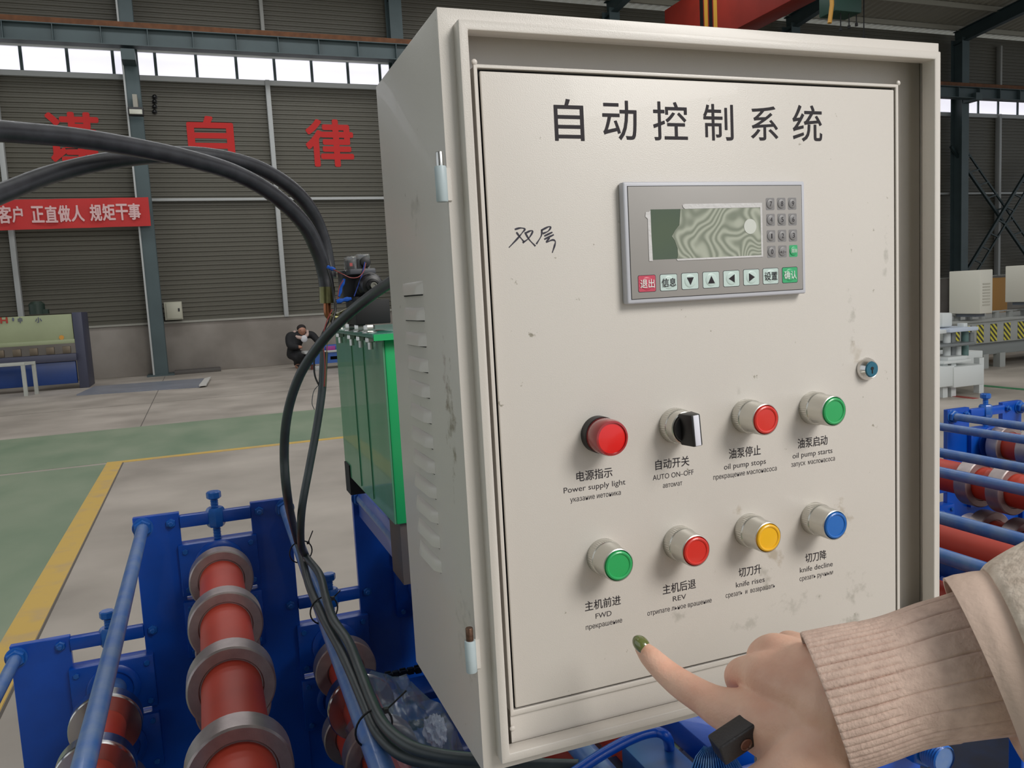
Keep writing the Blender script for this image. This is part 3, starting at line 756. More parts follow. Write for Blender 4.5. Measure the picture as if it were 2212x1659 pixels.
m = MB(); m.box(-.55, 3.2, YP-.02, YP+.06, .02, .16); m.box(-.55, 3.2, YN-.04, YN+.04, .02, .16)
m.build('base_rail', blue, rfm, bevel=.003)
for x in (-.45, .6, 1.7, 2.8):
    MB().box(x, x+.08, YN+.04, YP-.02, .02, .14).build('base_crossmember', blue, rfm, bevel=.002)
for x in (-.48, .0, .57, 1.14, 1.71, 2.28, 2.85):
    MB().box(x-.03, x+.03, YP+.02, YP+.10, 0, .02).build('foot', blue, rfm)
    MB().box(x-.03, x+.03, YN-.1, YN-.04, 0, .02).build('foot', blue, rfm)
# channel that carries the oil tank
m = MB(); m.box(.388, .50, 1.1, YP-.0, 1.025, 1.032); m.box(.388, .395, 1.1, YP, .955, 1.025)
m.build('tank_channel', mat('blue_channel_sheen', (96, 112, 160), .3, var=.06, vscale=8, coat=.3), rfm, bevel=.001)  # pale tone paints in the reflection on the blue channel's top
MB().box(.380, .388, 1.1, YP-.02, .95, 1.037).build('channel_edge', blue, rfm, bevel=.001)
for k in range(6):
    MB().box(.57*k-.09, .57*k+.09, YP+.003, YP+.017, .1, .63).build('infill_plate', blue, rfm)
    MB().box(.57*k-.09, .57*k+.09, YN+.003, YN+.017, .1, .80).build('infill_plate', blue, rfm) if k < 4 else None
for k in range(-1, 5):
    x0 = -.376 if k < 0 else .57*k+.195
    MB().box(x0, .57*(k+1)-.203, YP+.003, YP+.017, .1, .35).build('infill_plate', blue, rfm)
MB().box(.22, 1.45, .74, 1.02, .86, .868).build('dark_filler_plate', mat('dark_mottled_blue', (10, 44, 84), .4, rgb2=(8, 22, 40), vscale=22, detail=6), rfm, bevel=.001)  # added dark mottled plate that hides the red rollers underneath
MB().box(-.45, 2.9, 1.0, 2.1, .17, .18).build('drip_tray', bpy.data.materials['dark_mottled_blue'], rfm)
# drive plates and chains beside the low roller
for y, z, nm in ((2.02, .55, 0), (1.75, .53, 1), (1.5, .50, 2)):
    MB().box(.40, 1.0, y-.1, y, z, z+.02).build('drive_guard', blue, rfm, bevel=.002)
for y, z in ((2.06, .57), (1.80, .56)):
    m = MB()
    for i in range(26):
        x = .38+i*.02
        m.box(x, x+.016, y-.010+(i % 2)*.004, y-.004+(i % 2)*.004, z-.008, z+.008); m.box(x, x+.016, y+.004-(i % 2)*.004, y+.010-(i % 2)*.004, z-.008, z+.008)
        m.cyl((x, y-.008, z), (x, y+.008, z), .005, 8)
    m.build('drive_chain', mat('oily_chain', (40, 52, 62), .5, .5, var=.3, vscale=90), rfm)['kind'] = 'stuff'
# beam and pipe below the cabinet
MB().box(.436, .492, .60, .842, .93, 1.0).build('support_arm', mat('blue_tube', (38, 92, 160), .4, var=.15, vscale=12), rfm, bevel=.002)
P = [at(1225, 1680, Z=1.02), at(1300, 1630, Z=1.03), at(1370, 1593, Z=1.035), at(1415, 1581, Z=1.035), at(1440, 1592, Z=1.03), at(1447, 1622, Z=.99), at(1450, 1650, Z=.93)]
MB().tube(spline(P, 6), .0062, 12).build('oil_pipe', blue, rfm, smooth=True)
# bright blue parts behind the hand
MB().box(.54, .60, .80, 1.02, .95, .985).build('guide_bar', blue, rfm, bevel=.002)

# ------------------------------------------------------------------ hydraulic tank and pump head
tk = empty('hydraulic_power_unit', (.46, 1.68, 1.032), 'green oil tank with black valve block and bolted lid behind the cabinet', 'oil tank')
TX0, TX1, TY0, TY1, TZ0, TZ1 = .300, .66, 1.42, 1.94, 1.150, 1.488
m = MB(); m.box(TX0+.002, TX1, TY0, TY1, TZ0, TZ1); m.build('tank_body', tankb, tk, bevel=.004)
m = MB(); m.box(TX0-.001, TX0+.002, TY0, TY1-.002, TZ0+.002, TZ1-.002); m.build('tank_shaded_side', tankg, tk)  # thin layer that carries the painted shade of the left face
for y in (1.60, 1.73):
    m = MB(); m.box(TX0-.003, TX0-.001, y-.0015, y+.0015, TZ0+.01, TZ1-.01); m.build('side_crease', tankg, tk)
m = MB(); m.box(TX0-.022, TX1+.02, TY0-.022, TY1+.02, TZ1+.001, TZ1+.008); m.build('lid', tanklid, tk, bevel=.001)
m = MB(); m.box(TX0-.020, TX1+.018, TY0-.023, TY0-.021, TZ1-.004, TZ1+.007); m.build('lid_edge', tankb, tk)
def lidbolt(u, v):
    p = at(u, v, Z=TZ1+.012)
    p.x = min(p.x, TX1)
    m = MB(); z = TZ1+.008
    m.lathe([(.0135, 0), (.0135, .002)], (p.x, p.y, z), (0, 0, 1), 20); hexa(m, (p.x, p.y, z+.002), (0, 0, 1), .0105, .012)
    b = m.build('lid_bolt', zinc, tk, smooth=True)
    m = MB(); hexa(m, (p.x, p.y, TZ1-.009), (0, 0, 1), .009, .009); m.cyl((p.x, p.y, TZ1-.022), (p.x, p.y, TZ1-.009), .0048, 10); m.build('nut', zinc, b)
for y in (1.47, 1.56, 1.66, 1.80): 
    p = Vector((TX0-.012, y, TZ1)); m = MB(); z = TZ1+.008
    m.lathe([(.0135, 0), (.0135, .002)], (p.x, p.y, z), (0, 0, 1), 20); hexa(m, (p.x, p.y, z+.002), (0, 0, 1), .0105, .012)
    b = m.build('lid_bolt', zinc, tk, smooth=True)
    m = MB(); hexa(m, (p.x, p.y, TZ1-.009), (0, 0, 1), .009, .009); m.cyl((p.x, p.y, TZ1-.022), (p.x, p.y, TZ1-.009), .0048, 10); m.build('nut', zinc, b)
MB().box(TX0+.01, TX0+.07, TY0+.01, TY0+.10, 1.034, TZ0).build('tank_foot', mat('rusty_foot', (84, 80, 82), .6, rgb2=(100, 84, 74), vscale=9), tk)
MB().box(TX0-.004, TX0+.05, TY1-.07, TY1-.01, 1.11, TZ0+.03).build('rubber_pad', blackm, tk)
MB().box(TX0+.09, TX0+.16, TY1-.09, TY1-.01, 1.034, TZ0).build('tank_foot', blackm, tk)
YV = 1.62
def vb(u0, u1, v0, v1, y0, y1, name, mt, bev=.002):
    um, vm = (u0+u1)/2, (v0+v1)/2
    a, b = at(u0, vm, Y=y0).x, at(u1, vm, Y=y0).x; z0_, z1_ = at(um, v1, Y=y0).z, at(um, v0, Y=y0).z
    return MB().box(a, b, y0, y1, z0_, z1_).build(name, mt, tk, bevel=bev)
vb(768, 843, 647, 700, 1.52, 1.62, 'manifold_block', blackm)
vb(769, 806, 640, 662, 1.54, 1.6, 'manifold_step', blackm)
vb(742, 800, 583, 648, 1.60, 1.66, 'valve_body', mat('grey_valve', (58, 58, 64), .5))
vb(756, 812, 580, 592, 1.55, 1.66, 'valve_cap', mat('grey_cap', (70, 72, 78), .5))
c = at(806, 617, Y=1.52)
m = MB(); m.lathe([(.020, .05), (.023, .04), (.0235, .02), (.021, .016), (.0215, .010), (.019, .004), (.013, .002), (.012, -.004), (.0085, -.006), (.008, -.003)], c, (0, 1, 0), 32)
sv = m.build('solenoid', blackp, tk, smooth=True)
m = MB(); m.lathe([(.0066, -.008), (.0062, -.0095), (.0035, -.0095), (.003, -.007)], c, (0, 1, 0), 20); m.build('solenoid_screw', mat('dull_steel', (120, 120, 112), .4, .8), sv, smooth=True)
m = MB(); m.lathe([(.024, .06), (.026, .05), (.026, .03), (.022, .028)], c, (0, 1, 0), 32); m.build('knurled_collar', blackp, sv, smooth=True)
for (u0, u1, v0, v1) in ((749, 771, 553, 584), (772, 800, 548, 582)):
    um = (u0+u1)/2; a, b = at(u0, 565, Y=1.56).x, at(u1, 565, Y=1.56).x; z0_, z1_ = at(um, v1, Y=1.56).z, at(um, v0, Y=1.56).z
    cap_ = MB().box(a, b, 1.56, 1.595, z0_, z1_).build('clear_plug', clear, tk, bevel=.003, seg=3)
    MB().box(a+.004, b-.004, 1.566, 1.588, z0_+.001, z0_+(z1_-z0_)*.72).build('plug_insert', blackp, cap_, bevel=.001)
    MB().box(a+.006, a+.011, 1.5645, 1.566, z0_+.008, z0_+.014).build('plug_marking', mat('plug_red', (200, 60, 50), .5), cap_)
c = at(790, 566, Y=1.555)
m = MB(); m.lathe([(.010, .01), (.0105, .004), (.009, 0), (.004, -.001)], c, (0, 1, 0), 20); m.build('cable_gland', blackp, tk, smooth=True)
def pxpath(L, n=8): return spline([at(u, v, Y=y) for u, v, y in L], n)
MB().tube(pxpath([(790, 568, 1.55), (786, 585, 1.545), (775, 598, 1.54), (758, 600, 1.54), (740, 592, 1.54), (720, 582, 1.55)], 6), .0009, 6).build('wire', redwire, tk)
MB().tube(pxpath([(788, 566, 1.55), (783, 590, 1.545), (776, 610, 1.54), (765, 640, 1.54)], 6), .0009, 6).build('wire', bluewire, tk)
MB().tube(pxpath([(742, 605, 1.56), (734, 618, 1.56), (731, 632, 1.56), (730, 648, 1.56)], 6), .0009, 6).build('wire', redwire, tk)
for L, r in (([(744, 603, 1.57), (737, 622, 1.565), (732, 641, 1.56)], .0032), ([(727, 652, 1.545), (742, 648, 1.545), (759, 645, 1.545)], .0042), ([(706, 576, 1.57), (713, 579, 1.57), (724, 582, 1.57)], .0035)):
    MB().tube(pxpath(L, 4), [r*.8]+[r*(1+.25*math.sin(i*1.7)) for i in range(7)]+[r*.7], 7).build('tape_wrap', tape, tk, smooth=True)
# elbow fittings of the hoses
MB().tube(pxpath([(712, 684, 1.62), (728, 688, 1.62), (745, 680, 1.62), (768, 668, 1.60)], 5), .0105, 12).build('elbow_fitting', brass, tk, smooth=True)

# hoses
def hose(L, r0_, r1_, name, lab, group):
    P = pxpath(L, 8); n_ = len(P)
    m = MB(); m.tube(P, [r0_+(r1_-r0_)*i/(n_-1) for i in range(n_)], 18)
    return tag(m.build(name, rubber, smooth=True), lab, 'hose', group)
h1 = hose([(706, 622, 1.62), (701, 590, 1.62), (688, 545, 1.61), (655, 482, 1.58), (590, 420, 1.54), (510, 375, 1.50), (415, 345, 1.45), (300, 320, 1.40), (180, 300, 1.34), (60, 288, 1.28), (-80, 284, 1.2), (-320, 330, 1.08), (-560, 480, .98)], .0145, .0142, 'hydraulic_hose',
          'black hydraulic hose, upper of two at the left edge, ending in the olive fitting', 'hydraulic hoses above the oil tank')
h2 = hose([(712, 600, 1.66), (707, 560, 1.665), (696, 510, 1.66), (672, 455, 1.64), (632, 408, 1.61), (570, 368, 1.58), (500, 345, 1.55), (420, 334, 1.52), (330, 336, 1.49), (220, 350, 1.43), (120, 374, 1.38), (40, 403, 1.33), (-60, 450, 1.27), (-260, 590, 1.16), (-420, 780, 1.08)], .0135, .0135, 'hydraulic_hose',
          'black hydraulic hose, lower of two at the left edge, arching behind the other', 'hydraulic hoses above the oil tank')
m = MB(); p = pxpath([(706, 620, 1.62), (707, 655, 1.62)], 3); m.tube(p, .0152, 18); f_ = m.build('hose_ferrule', brass, h1, smooth=True)
m = MB(); m.tube(pxpath([(707, 654, 1.62), (707, 668, 1.62), (709, 680, 1.62), (716, 686, 1.62)], 4), .0075, 12); m.build('hose_elbow', copper, h1, smooth=True)

# cables
RZ = 1.0
def cable(L, r, name, lab, cat='cable', mt=None, group=None):
    P = []
    for a in L: P.append(at(a[0], a[1], Y=a[2]) if len(a) == 3 else at(a[0], a[1], Z=a[3]))
    m = MB(); m.tube(spline(P, 8), r, 12)
    return tag(m.build(name, mt or cablem, smooth=True), lab, cat, group)
ca = cable([(862, 598, 1.0), (800, 640, 1.12), (740, 690, 1.2), (690, 745, 1.26), (648, 810, 1.3), (622, 890, 1.34), (614, 980, 1.38), (622, 1080, 1.42), (640, 1160, None, 1.06), (652, 1200, None, 1.03), (668, 1265, None, 1.03), (699, 1335, None, 1.03), (733, 1398, None, 1.03), (760, 1455, None, 1.03), (788, 1520, None, 1.025), (816, 1582, None, 1.02), (864, 1628, None, 1.02), (930, 1648, None, 1.02), (1010, 1656, None, 1.02), (1120, 1652, None, 1.02), (1250, 1655, None, 1.02)], .0075, 'power_cable', 'thick grey-black cable looping down from behind the cabinet to the tie rod')
cb_ = cable([(700, 760, 1.5), (698, 800, 1.5), (695, 850, 1.5), (683, 930, 1.5), (668, 1010, 1.5), (652, 1100, 1.5), (650, 1170, 1.56), (660, 1200, None, 1.045), (690, 1240, None, 1.05), (704, 1290, None, 1.05), (720, 1338, None, 1.05), (752, 1385, None, 1.045), (776, 1442, None, 1.045), (803, 1512, None, 1.04), (832, 1568, None, 1.04), (884, 1611, None, 1.04), (950, 1631, None, 1.04), (1030, 1640, None, 1.04), (1120, 1640, None, 1.04)], .0072, 'signal_cable', 'thinner grey-black cable hanging from the red and blue wires beside the tank')
cable([(707, 580, 1.55), (716, 610, 1.55), (722, 645, 1.55), (724, 670, 1.54), (716, 700, 1.53), (700, 730, 1.52), (694, 790, 1.51), (697, 830, 1.50)], .0022, 'control_wire', 'thin dark wire from the hose tape down to the green tank lid', 'wire', blackp)
cable([(722, 672, 1.5), (707, 700, 1.5), (692, 730, 1.5), (680, 765, 1.5), (680, 810, 1.5), (696, 845, 1.5)], .0016, 'control_wire', 'thin dark wire bowing left beside the thin cable at the tank', 'wire', blackp)
cable([(718, 668, 1.48), (706, 694, 1.48), (698, 730, 1.48), (702, 790, 1.48), (700, 835, 1.48)], .0009, 'control_wire', 'thin red wire running down beside the green tank', 'wire', redwire)
cable([(722, 672, 1.49), (712, 695, 1.49), (706, 760, 1.49), (703, 835, 1.49)], .0008, 'control_wire', 'thin ochre wire nearest the green tank edge', 'wire', mat('ochre_wire', (92, 84, 52), .5))
cable([(690, 830, 1.5), (678, 845, 1.5), (674, 870, 1.5), (679, 885, 1.5)], .0007, 'control_wire', 'hair-thin loose wire end curling left of the thin cable', 'wire', cablem)
def ziptie(u, v, uc, vc, lab, tail):
    c = at(u, v, Z=1.018)
    m = MB(); ring = []
    for i in range(25):
        t = 2*PI*i/24; ring.append(Vector((c.x+.0245*math.cos(t), c.y+.006*math.cos(t), c.z+.024*math.sin(t))))
    m.tube(ring, .0014, 6)
    a = ring[3]; m.tube([a, a+Vector(tail)*.5, a+Vector(tail)], .0012, 6)
    m.box(a.x-.003, a.x+.003, a.y-.003, a.y+.003, a.z-.003, a.z+.003)
    tag(m.build('cable_tie', blackp, smooth=True), lab, 'cable tie', 'cable ties on the tie rod')
ziptie(650, 1192, 0, 0, 'black cable tie farthest up the blue tie rod, short upright tail', (.012, .0, .025))
ziptie(700, 1318, 0, 0, 'black cable tie halfway down the blue tie rod', (.014, 0, .012))
ziptie(808, 1572, 0, 0, 'black cable tie lowest on the tie rod with a long tail', (.028, 0, .02))

# plastic film crumpled over the low roller
def crumple(name, c, s, mt, lab, cat, seed, amp=.25, n=24):
    rnd = random.Random(seed); bmf = MB()
    bmesh.ops.create_icosphere(bmf.bm, subdivisions=4, radius=1, matrix=Matrix.Identity(4))
    from mathutils import noise
    for v in bmf.bm.verts:
        k = 1+amp*noise.noise(v.co*3.2+Vector((seed, 0, 0)))*1.6+amp*.6*noise.noise(v.co*9+Vector((0, seed, 0)))
        v.co = Vector((v.co.x*s[0]*k, v.co.y*s[1]*k, v.co.z*s[2]*k))+Vector(c)
    o = bmf.build(name, mt, smooth=True); return tag(o, lab, cat)
pf = [at(870, 1500, Z=.62), at(790, 1600, Z=.66)]
crumple('plastic_film', (.335, 1.62, .60), (.10, .30, .10), film, 'crumpled clear bluish plastic film wrapped round the low roller beside the cabinet', 'plastic film', 3, .2)
c = at(940, 1580, Z=.78)
crumple('plastic_scrap', c, (.018, .03, .028), wad, 'small wad of clear and blue plastic by the cabinet lower corner', 'plastic scrap', 9, .22)
# blue stretch film bundle under the hand
m = MB(); o_ = at(1560, 1612, Z=1.0)
A_ = []
for i in range(41):
    t = i/40; a = at(1520+t*40, 1614+10*math.sin(t*9)*.2, Z=1.03); b_ = at(1480+t*150, 1690+t*10, Z=1.01)
    h = .004*(i % 2)
    A_.append([m.bm.verts.new(a+Vector((0, 0, h*.6))), m.bm.verts.new(a.lerp(b_, .5)+Vector((0, 0, h+.006))), m.bm.verts.new(b_+Vector((0, 0, h)))])
for p_, r_ in zip(A_, A_[1:]):
    for j in range(2): m.bm.faces.new((p_[j], r_[j], r_[j+1], p_[j+1]))
bmesh.ops.solidify(m.bm, geom=m.bm.faces[:], thickness=.002)
tag(m.build('film_bundle', mat('bright_blue_film', (70, 140, 205), .2, rgb2=(150, 190, 225), vscale=60, coat=.5)), 'gathered bright blue plastic film under the pointing hand', 'plastic film')

# ------------------------------------------------------------------ pointing arm
def H(u, v, d): return at(u, v, d=d)
woman = empty('person', H(1790, 1520, .505), "person's arm in beige coat and ribbed sweater pointing at the cabinet with index finger", 'person')
def skin_mat(name, rgb, rgb2):
    m = mat(name, rgb, .48, rgb2=rgb2, vscale=38, detail=5, bump=.35, bscale=420)
    b = m.node_tree.nodes['Principled BSDF']; b.inputs['Subsurface Weight'].default_value = .12
    b.inputs['Subsurface Radius'].default_value = (.9, .35, .2); b.inputs['Subsurface Scale'].default_value = .006
    return m
skin = skin_mat('skin', (238, 194, 170), (228, 176, 152))
def union_body(name, chains, m, parent, vox, smooth_it=6, balls=()):
    """one continuous surface: tapered chains fused by a voxel remesh"""
    mb = MB()
    for ch in chains:
        P = [c[0] for c in ch]; R = [c[1] for c in ch]
        Ps = spline(P, 6); Rs = interp(R, 6)
        mb.tube(Ps, Rs, 16)
        mb.ball(Ps[0], Rs[0], seg=16, rings=10); mb.ball(Ps[-1], Rs[-1], seg=16, rings=10)
    for c, r, sc, rt_ in balls: mb.ball(c, r, sc, 16, 12, rt_)
    bmesh.ops.recalc_face_normals(mb.bm, faces=mb.bm.faces)
    me = bpy.data.meshes.new(name); mb.bm.to_mesh(me); mb.bm.free()
    o = bpy.data.objects.new('tmp', me); COL.objects.link(o)
    md = o.modifiers.new('r', 'REMESH'); md.mode = 'VOXEL'; md.voxel_size = vox; md.use_smooth_shade = True
    sm = o.modifiers.new('s', 'SMOOTH'); sm.iterations = smooth_it; sm.factor = .5
    dg = bpy.context.evaluated_depsgraph_get(); dg.update()
    me2 = bpy.data.meshes.new_from_object(o.evaluated_get(dg))
    bpy.data.objects.remove(o); bpy.data.meshes.remove(me)
    me2.name = name; me2.materials.clear(); me2.materials.append(m)
    for p in me2.polygons: p.use_smooth = True
    return link(name, me2, parent)
def hc(*L): return [(H(u, v, d), r*d/F) for u, v, d, r in L]
chains = [
    hc((1387, 1400, .603, 17), (1402, 1416, .598, 23), (1427, 1441, .590, 27), (1452, 1463, .584, 30), (1478, 1482, .576, 33), (1520, 1508, .562, 37), (1560, 1530, .55, 46), (1610, 1545, .54, 58), (1690, 1560, .52, 72), (1790, 1560, .505, 84)),
    hc((1652, 1530, .590, 23), (1618, 1508, .600, 27), (1596, 1462, .578, 32), (1630, 1452, .552, 40), (1680, 1465, .53, 62), (1745, 1490, .515, 80), (1810, 1510, .503, 90)),
    hc((1690, 1510, .597, 22), (1664, 1478, .605, 25), (1642, 1424, .582, 30), (1672, 1408, .556, 40), (1720, 1440, .53, 60), (1800, 1480, .505, 80)),
    hc((1735, 1490, .600, 18), (1712, 1455, .606, 20), (1698, 1396, .585, 27), (1722, 1400, .555, 34), (1760, 1430, .53, 50), (1820, 1470, .505, 70)),
    hc((1540, 1712, .545, 24), (1590, 1706, .53, 30), (1640, 1692, .515, 38), (1700, 1660, .50, 50), (1760, 1615, .497, 66), (1820, 1570, .50, 78)),
    hc((1600, 1548, .545, 48), (1660, 1590, .525, 52), (1730, 1600, .51, 66), (1800, 1570, .50, 84)),
    hc((1800, 1520, .503, 94), (1880, 1505, .500, 80), (1980, 1475, .497, 72)),
]
hand = union_body('body', chains, skin, woman, .0015, 8)
# fingernail
nd = (H(1425, 1440, .592)-H(1386, 1400, .603)).normalized()
nc = H(1383, 1390, .5925)
vx = nd; vz = (-fw - vx*(-fw).dot(vx)); vz = (vz + (-DN)*.35 - RT*.25); vz = (vz-vx*vz.dot(vx)).normalized(); vy = vz.cross(vx)
rt_ = Matrix((vx, vy, vz)).transposed().to_4x4()
m = MB(); k_ = .60/F
bmesh.ops.create_uvsphere(m.bm, u_segments=24, v_segments=14, radius=1, matrix=Matrix.Translation(nc-vz*.0035) @ rt_ @ Matrix.Diagonal((23*k_, 16.5*k_, 17*k_, 1)))
cut = bmesh.ops.bisect_plane(m.bm, geom=m.bm.verts[:]+m.bm.edges[:]+m.bm.faces[:], plane_co=nc+vx*(12*k_), plane_no=vx, clear_outer=True)
bmesh.ops.bisect_plane(m.bm, geom=m.bm.verts[:]+m.bm.edges[:]+m.bm.faces[:], plane_co=nc-vz*.0028, plane_no=-vz, clear_outer=True)
nl = m.build('fingernail', mat('olive_nail_varnish', (104, 112, 62), .18, coat=1), woman, smooth=True); nl['label'] = 'olive green painted nail of the index finger'
# sleeves
def sleeve(name, secs, m, ribs=None, nsub=10, seg=64, flat=.8, thick=None, wob=0, axis=None):
    """secs: (uU,vU,uL,vL,depth): outline of the sleeve across its width"""
    U = spline([H(a[0], a[1], a[4]) for a in secs], nsub); L = spline([H(a[2], a[3], a[4]) for a in secs], nsub)
    mb = MB(); rings = []; n = len(U)
    for i in range(n):
        c = (U[i]+L[i])/2; h = (L[i]-U[i])/2
        c2 = (U[min(i+1, n-1)]+L[min(i+1, n-1)])/2; c1 = (U[max(i-1, 0)]+L[max(i-1, 0)])/2
        a = axis or (c2-c1).normalized(); nv = a.cross(h).normalized()
        if nv.dot(fw) > 0: nv = -nv
        nv = nv*h.length*flat; t_ = i/(n-1); ring = []
        for k in range(seg):
            th = 2*PI*k/seg; e = 1.0
            if ribs: e += ribs(th, t_)
            if wob: e += wob*math.sin(th*2+t_*5)*math.sin(t_*9+th)
            ring.append(mb.bm.verts.new(c+(-h*math.cos(th)+nv*math.sin(th))*e))
        rings.append(ring)
    if thick:
        inner = [mb.bm.verts.new(((rings[0][0].co+rings[0][seg//2].co)/2).lerp(v.co, 1-thick)) for v in rings[0]]
        deep = [mb.bm.verts.new(v.co+(rings[min(6, n-1)][k].co-rings[0][k].co)) for k, v in enumerate(inner)]
        rings = [deep, inner]+rings
    for A_, B_ in zip(rings, rings[1:]):
        for k in range(seg):
            j = (k+1) % seg; mb.bm.faces.new((A_[k], A_[j], B_[j], B_[k]))
    return mb.build(name, m, woman, smooth=True)
def ribfn(th, t):
    fine = abs(math.sin(th*27))**.6*.028-.016
    wide = -.024*max(0, 1-abs(math.sin(th*9))*5)
    lim = .36+.10*math.sin(math.floor(th*9/PI)*1.0+.6)*.5+.16*max(0, -math.cos(th))
    k = 1 if t < lim else 0
    e = fine*k+wide
    if t < .012: e -= .012
    return e
knit = mat('beige_knit', (206, 180, 165), .95, bump=.5, bscale=520, rgb2=(192, 166, 152), vscale=160)
sleeve('sweater_sleeve', [(1733, 1374, 1832, 1656, .496), (1800, 1360, 1890, 1640, .493), (1900, 1339, 1990, 1605, .490), (1990, 1308, 2080, 1590, .487), (2080, 1280, 2165, 1580, .484), (2200, 1225, 2290, 1570, .482)], knit, ribfn, 16, 432, .86, .05)
lining = mat('coat_lining_band', (208, 184, 168), .8, bump=.4, bscale=300, rgb2=(196, 172, 156), vscale=20)
wool = mat('beige_wool_coat', (222, 208, 192), 1.0, bump=1.0, bscale=260, rgb2=(194, 178, 162), vscale=110, detail=6)
AXC = (H(2300, 1420, .462)-H(2100, 1445, .476)).normalized()
sleeve('coat_cuff', [(2046, 1257, 2196, 1625, .476), (2085, 1246, 2225, 1645, .474), (2139, 1238, 2268, 1672, .472)], lining, None, 8, 64, .85, .035, .004, AXC)
sleeve('coat_sleeve', [(2134, 1236, 2262, 1674, .471), (2150, 1221, 2290, 1690, .470), (2212, 1186, 2370, 1730, .468), (2290, 1150, 2440, 1770, .466), (2480, 1090, 2620, 1810, .468), (2700, 1060, 2820, 1850, .472)], wool, None, 8, 64, .87, .03, .004, AXC)
# small black gadget pinched by the thumb
g0 = H(1598, 1606, .512)
gx = (H(1640, 1568+10, .515)-H(1598, 1606, .512)).normalized()
gy = (H(1632, 1640, .520)-H(1598, 1606, .512)); gy = (gy-gx*gy.dot(gx)).normalized(); gz = gx.cross(gy)
if gz.dot(fw) > 0: gz = -gz
G4 = Matrix((gx, gy, gz)).transposed().to_4x4(); G4.translation = H(1604, 1607, .512)
m = MB(); m.box(-.0155, .0155, -.0075, .0085, -.014, 0); bmesh.ops.transform(m.bm, matrix=G4, verts=m.bm.verts)
gd = tag(m.build('pocket_gadget', mat('black_gadget', (36, 34, 36), .45, bump=.3, bscale=600), bevel=.0016, seg=3), 'small black gadget with a round coppery stud held under the pointing hand', 'gadget')
m = MB(); m.lathe([(.0042, 0), (.0042, .0006), (.0034, .0009), (.0030, .0003), (.0004, .0004)], G4 @ Vector((.002, .002, 0)), gz, 24); m.build('round_stud', mat('coppery_stud', (124, 92, 80), .35, .7), gd, smooth=True)

# ------------------------------------------------------------------ far left: press brake, table, box, lamp
pbk = empty('press_brake', (-6, 20.8, 0), 'pale green and blue press brake machine against the far wall at left', 'machine')
YB2 = 20.4
def zx(u, v, y): p = at(u, v, Y=y); return p.x, p.z
xr_, zt_ = zx(154, 678, YB2); _, zb_ = zx(158, 741, YB2); x2_, _ = zx(166, 700, YB2); 
pgreen = mat('pale_green_paint', (150, 158, 122), .5, var=.04, vscale=2); pblue = mat('deep_blue_paint', (20, 56, 118), .4, var=.06, vscale=3); pgrey = mat('slate_paint', (64, 66, 84), .5)
XA = -10
MB().box(XA, xr_, YB2, YB2+.12, zb_, zt_).build('ram', pgreen, pbk, bevel=.01)
MB().box(XA, xr_+.01, YB2-.02, YB2, zb_, zb_+.09).build('ram_rail', pgreen, pbk, bevel=.005)
m = MB(); m.prism([(0, 0), (1.1, 0), (1.1, zt_+.03), (0, zt_+.03), (0, zt_-.5), (0, zb_-.1)], lambda a, b, t: Vector((t, YB2-.02+a, b)), xr_+.01, xr_+.2); m.build('side_frame', pgrey, pbk, bevel=.01)
zc1 = zx(100, 775, YB2)[1]; zc2 = zx(100, 771, YB2)[1]
MB().box(XA, xr_+.02, YB2-.1, YB2+.2, zc1-.08, zc1+.08).build('bed', pgrey, pbk, bevel=.01)
MB().box(XA, xr_-.02, YB2-.02, YB2+.1, .12, zc1-.09).build('apron', pblue, pbk, bevel=.01)
for i in range(14):
    x = xr_-.15-i*.32
    MB().box(x-.10, x+.06, YB2-.02, YB2+.06, zc1+.09, zb_-.06).build('upper_tool', mat('oily_tool_steel', (116, 104, 88), .5, .5) if i == 0 else bpy.data.materials['oily_tool_steel'], pbk, bevel=.01)
m = MB(); x_, z_ = zx(78, 665, YB2+.2); m.lathe([(.16, -.14), (.16, .08), (.1, .14)], (x_, YB2+.3, z_), (0, 0, 1), 20); m.box(x_+.1, x_+.22, YB2+.2, YB2+.4, z_-.14, z_-.04); m.build('drive_motor', mat('dark_green_motor', (30, 48, 38), .5), pbk, smooth=True)
def pput(y): return lambda a, b, t: Vector((a, y-t, b))
m = MB(); a_, b_ = zx(2, 698, YB2)[0], zx(17, 698, YB2)[0]; text(m, 'H', a_, b_, zx(9, 698, YB2)[1], zx(9, 686, YB2)[1]-zx(9, 698, YB2)[1], pput(YB2-.01), bold=.06, step=.001); m.build('red_mark', mat('red_mark', (170, 60, 46), .6), pbk)
m = MB()
for s, u0, u1, v0, v1 in (('·', 27, 31, 686, 694), ('中', 40, 49, 686, 698), ('小', 77, 91, 686, 697)):
    text(m, s, zx(u0, v1, YB2)[0], zx(u1, v1, YB2)[0], zx(u0, v1, YB2)[1], zx(u0, v0, YB2)[1]-zx(u0, v1, YB2)[1], pput(YB2-.01), bold=.03, step=.001)
m.build('machine_lettering', mat('slate_lettering', (92, 94, 112), .6), pbk)
m = MB(); x_, z_ = zx(133, 729, YB2); m.lathe([(.05, 0), (.05, .006)], (x_, YB2-.006, z_), (0, -1, 0), 20); m.build('round_sticker', mat('orange_sticker', (206, 148, 62), .5), pbk)
wt = empty('work_table', at(40, 855, Z=0), 'white metal table frame standing before the press brake', 'table')
ya, yb_ = at(57, 855, Z=0).y, at(80, 851, Z=0).y
xa_, xb_ = at(57, 855, Z=0).x, at(80, 851, Z=0).x
zt_ = at(52, 783, Y=ya).z
tw = mat('worn_white_tube', (176, 178, 170), .5, var=.08, vscale=4)
for x, y in ((xa_, ya), (xb_, yb_), (xa_-1.9, ya), (xb_-1.9, yb_)): MB().box(x-.035, x+.035, y-.035, y+.035, 0, zt_-.06).build('leg', tw, wt)
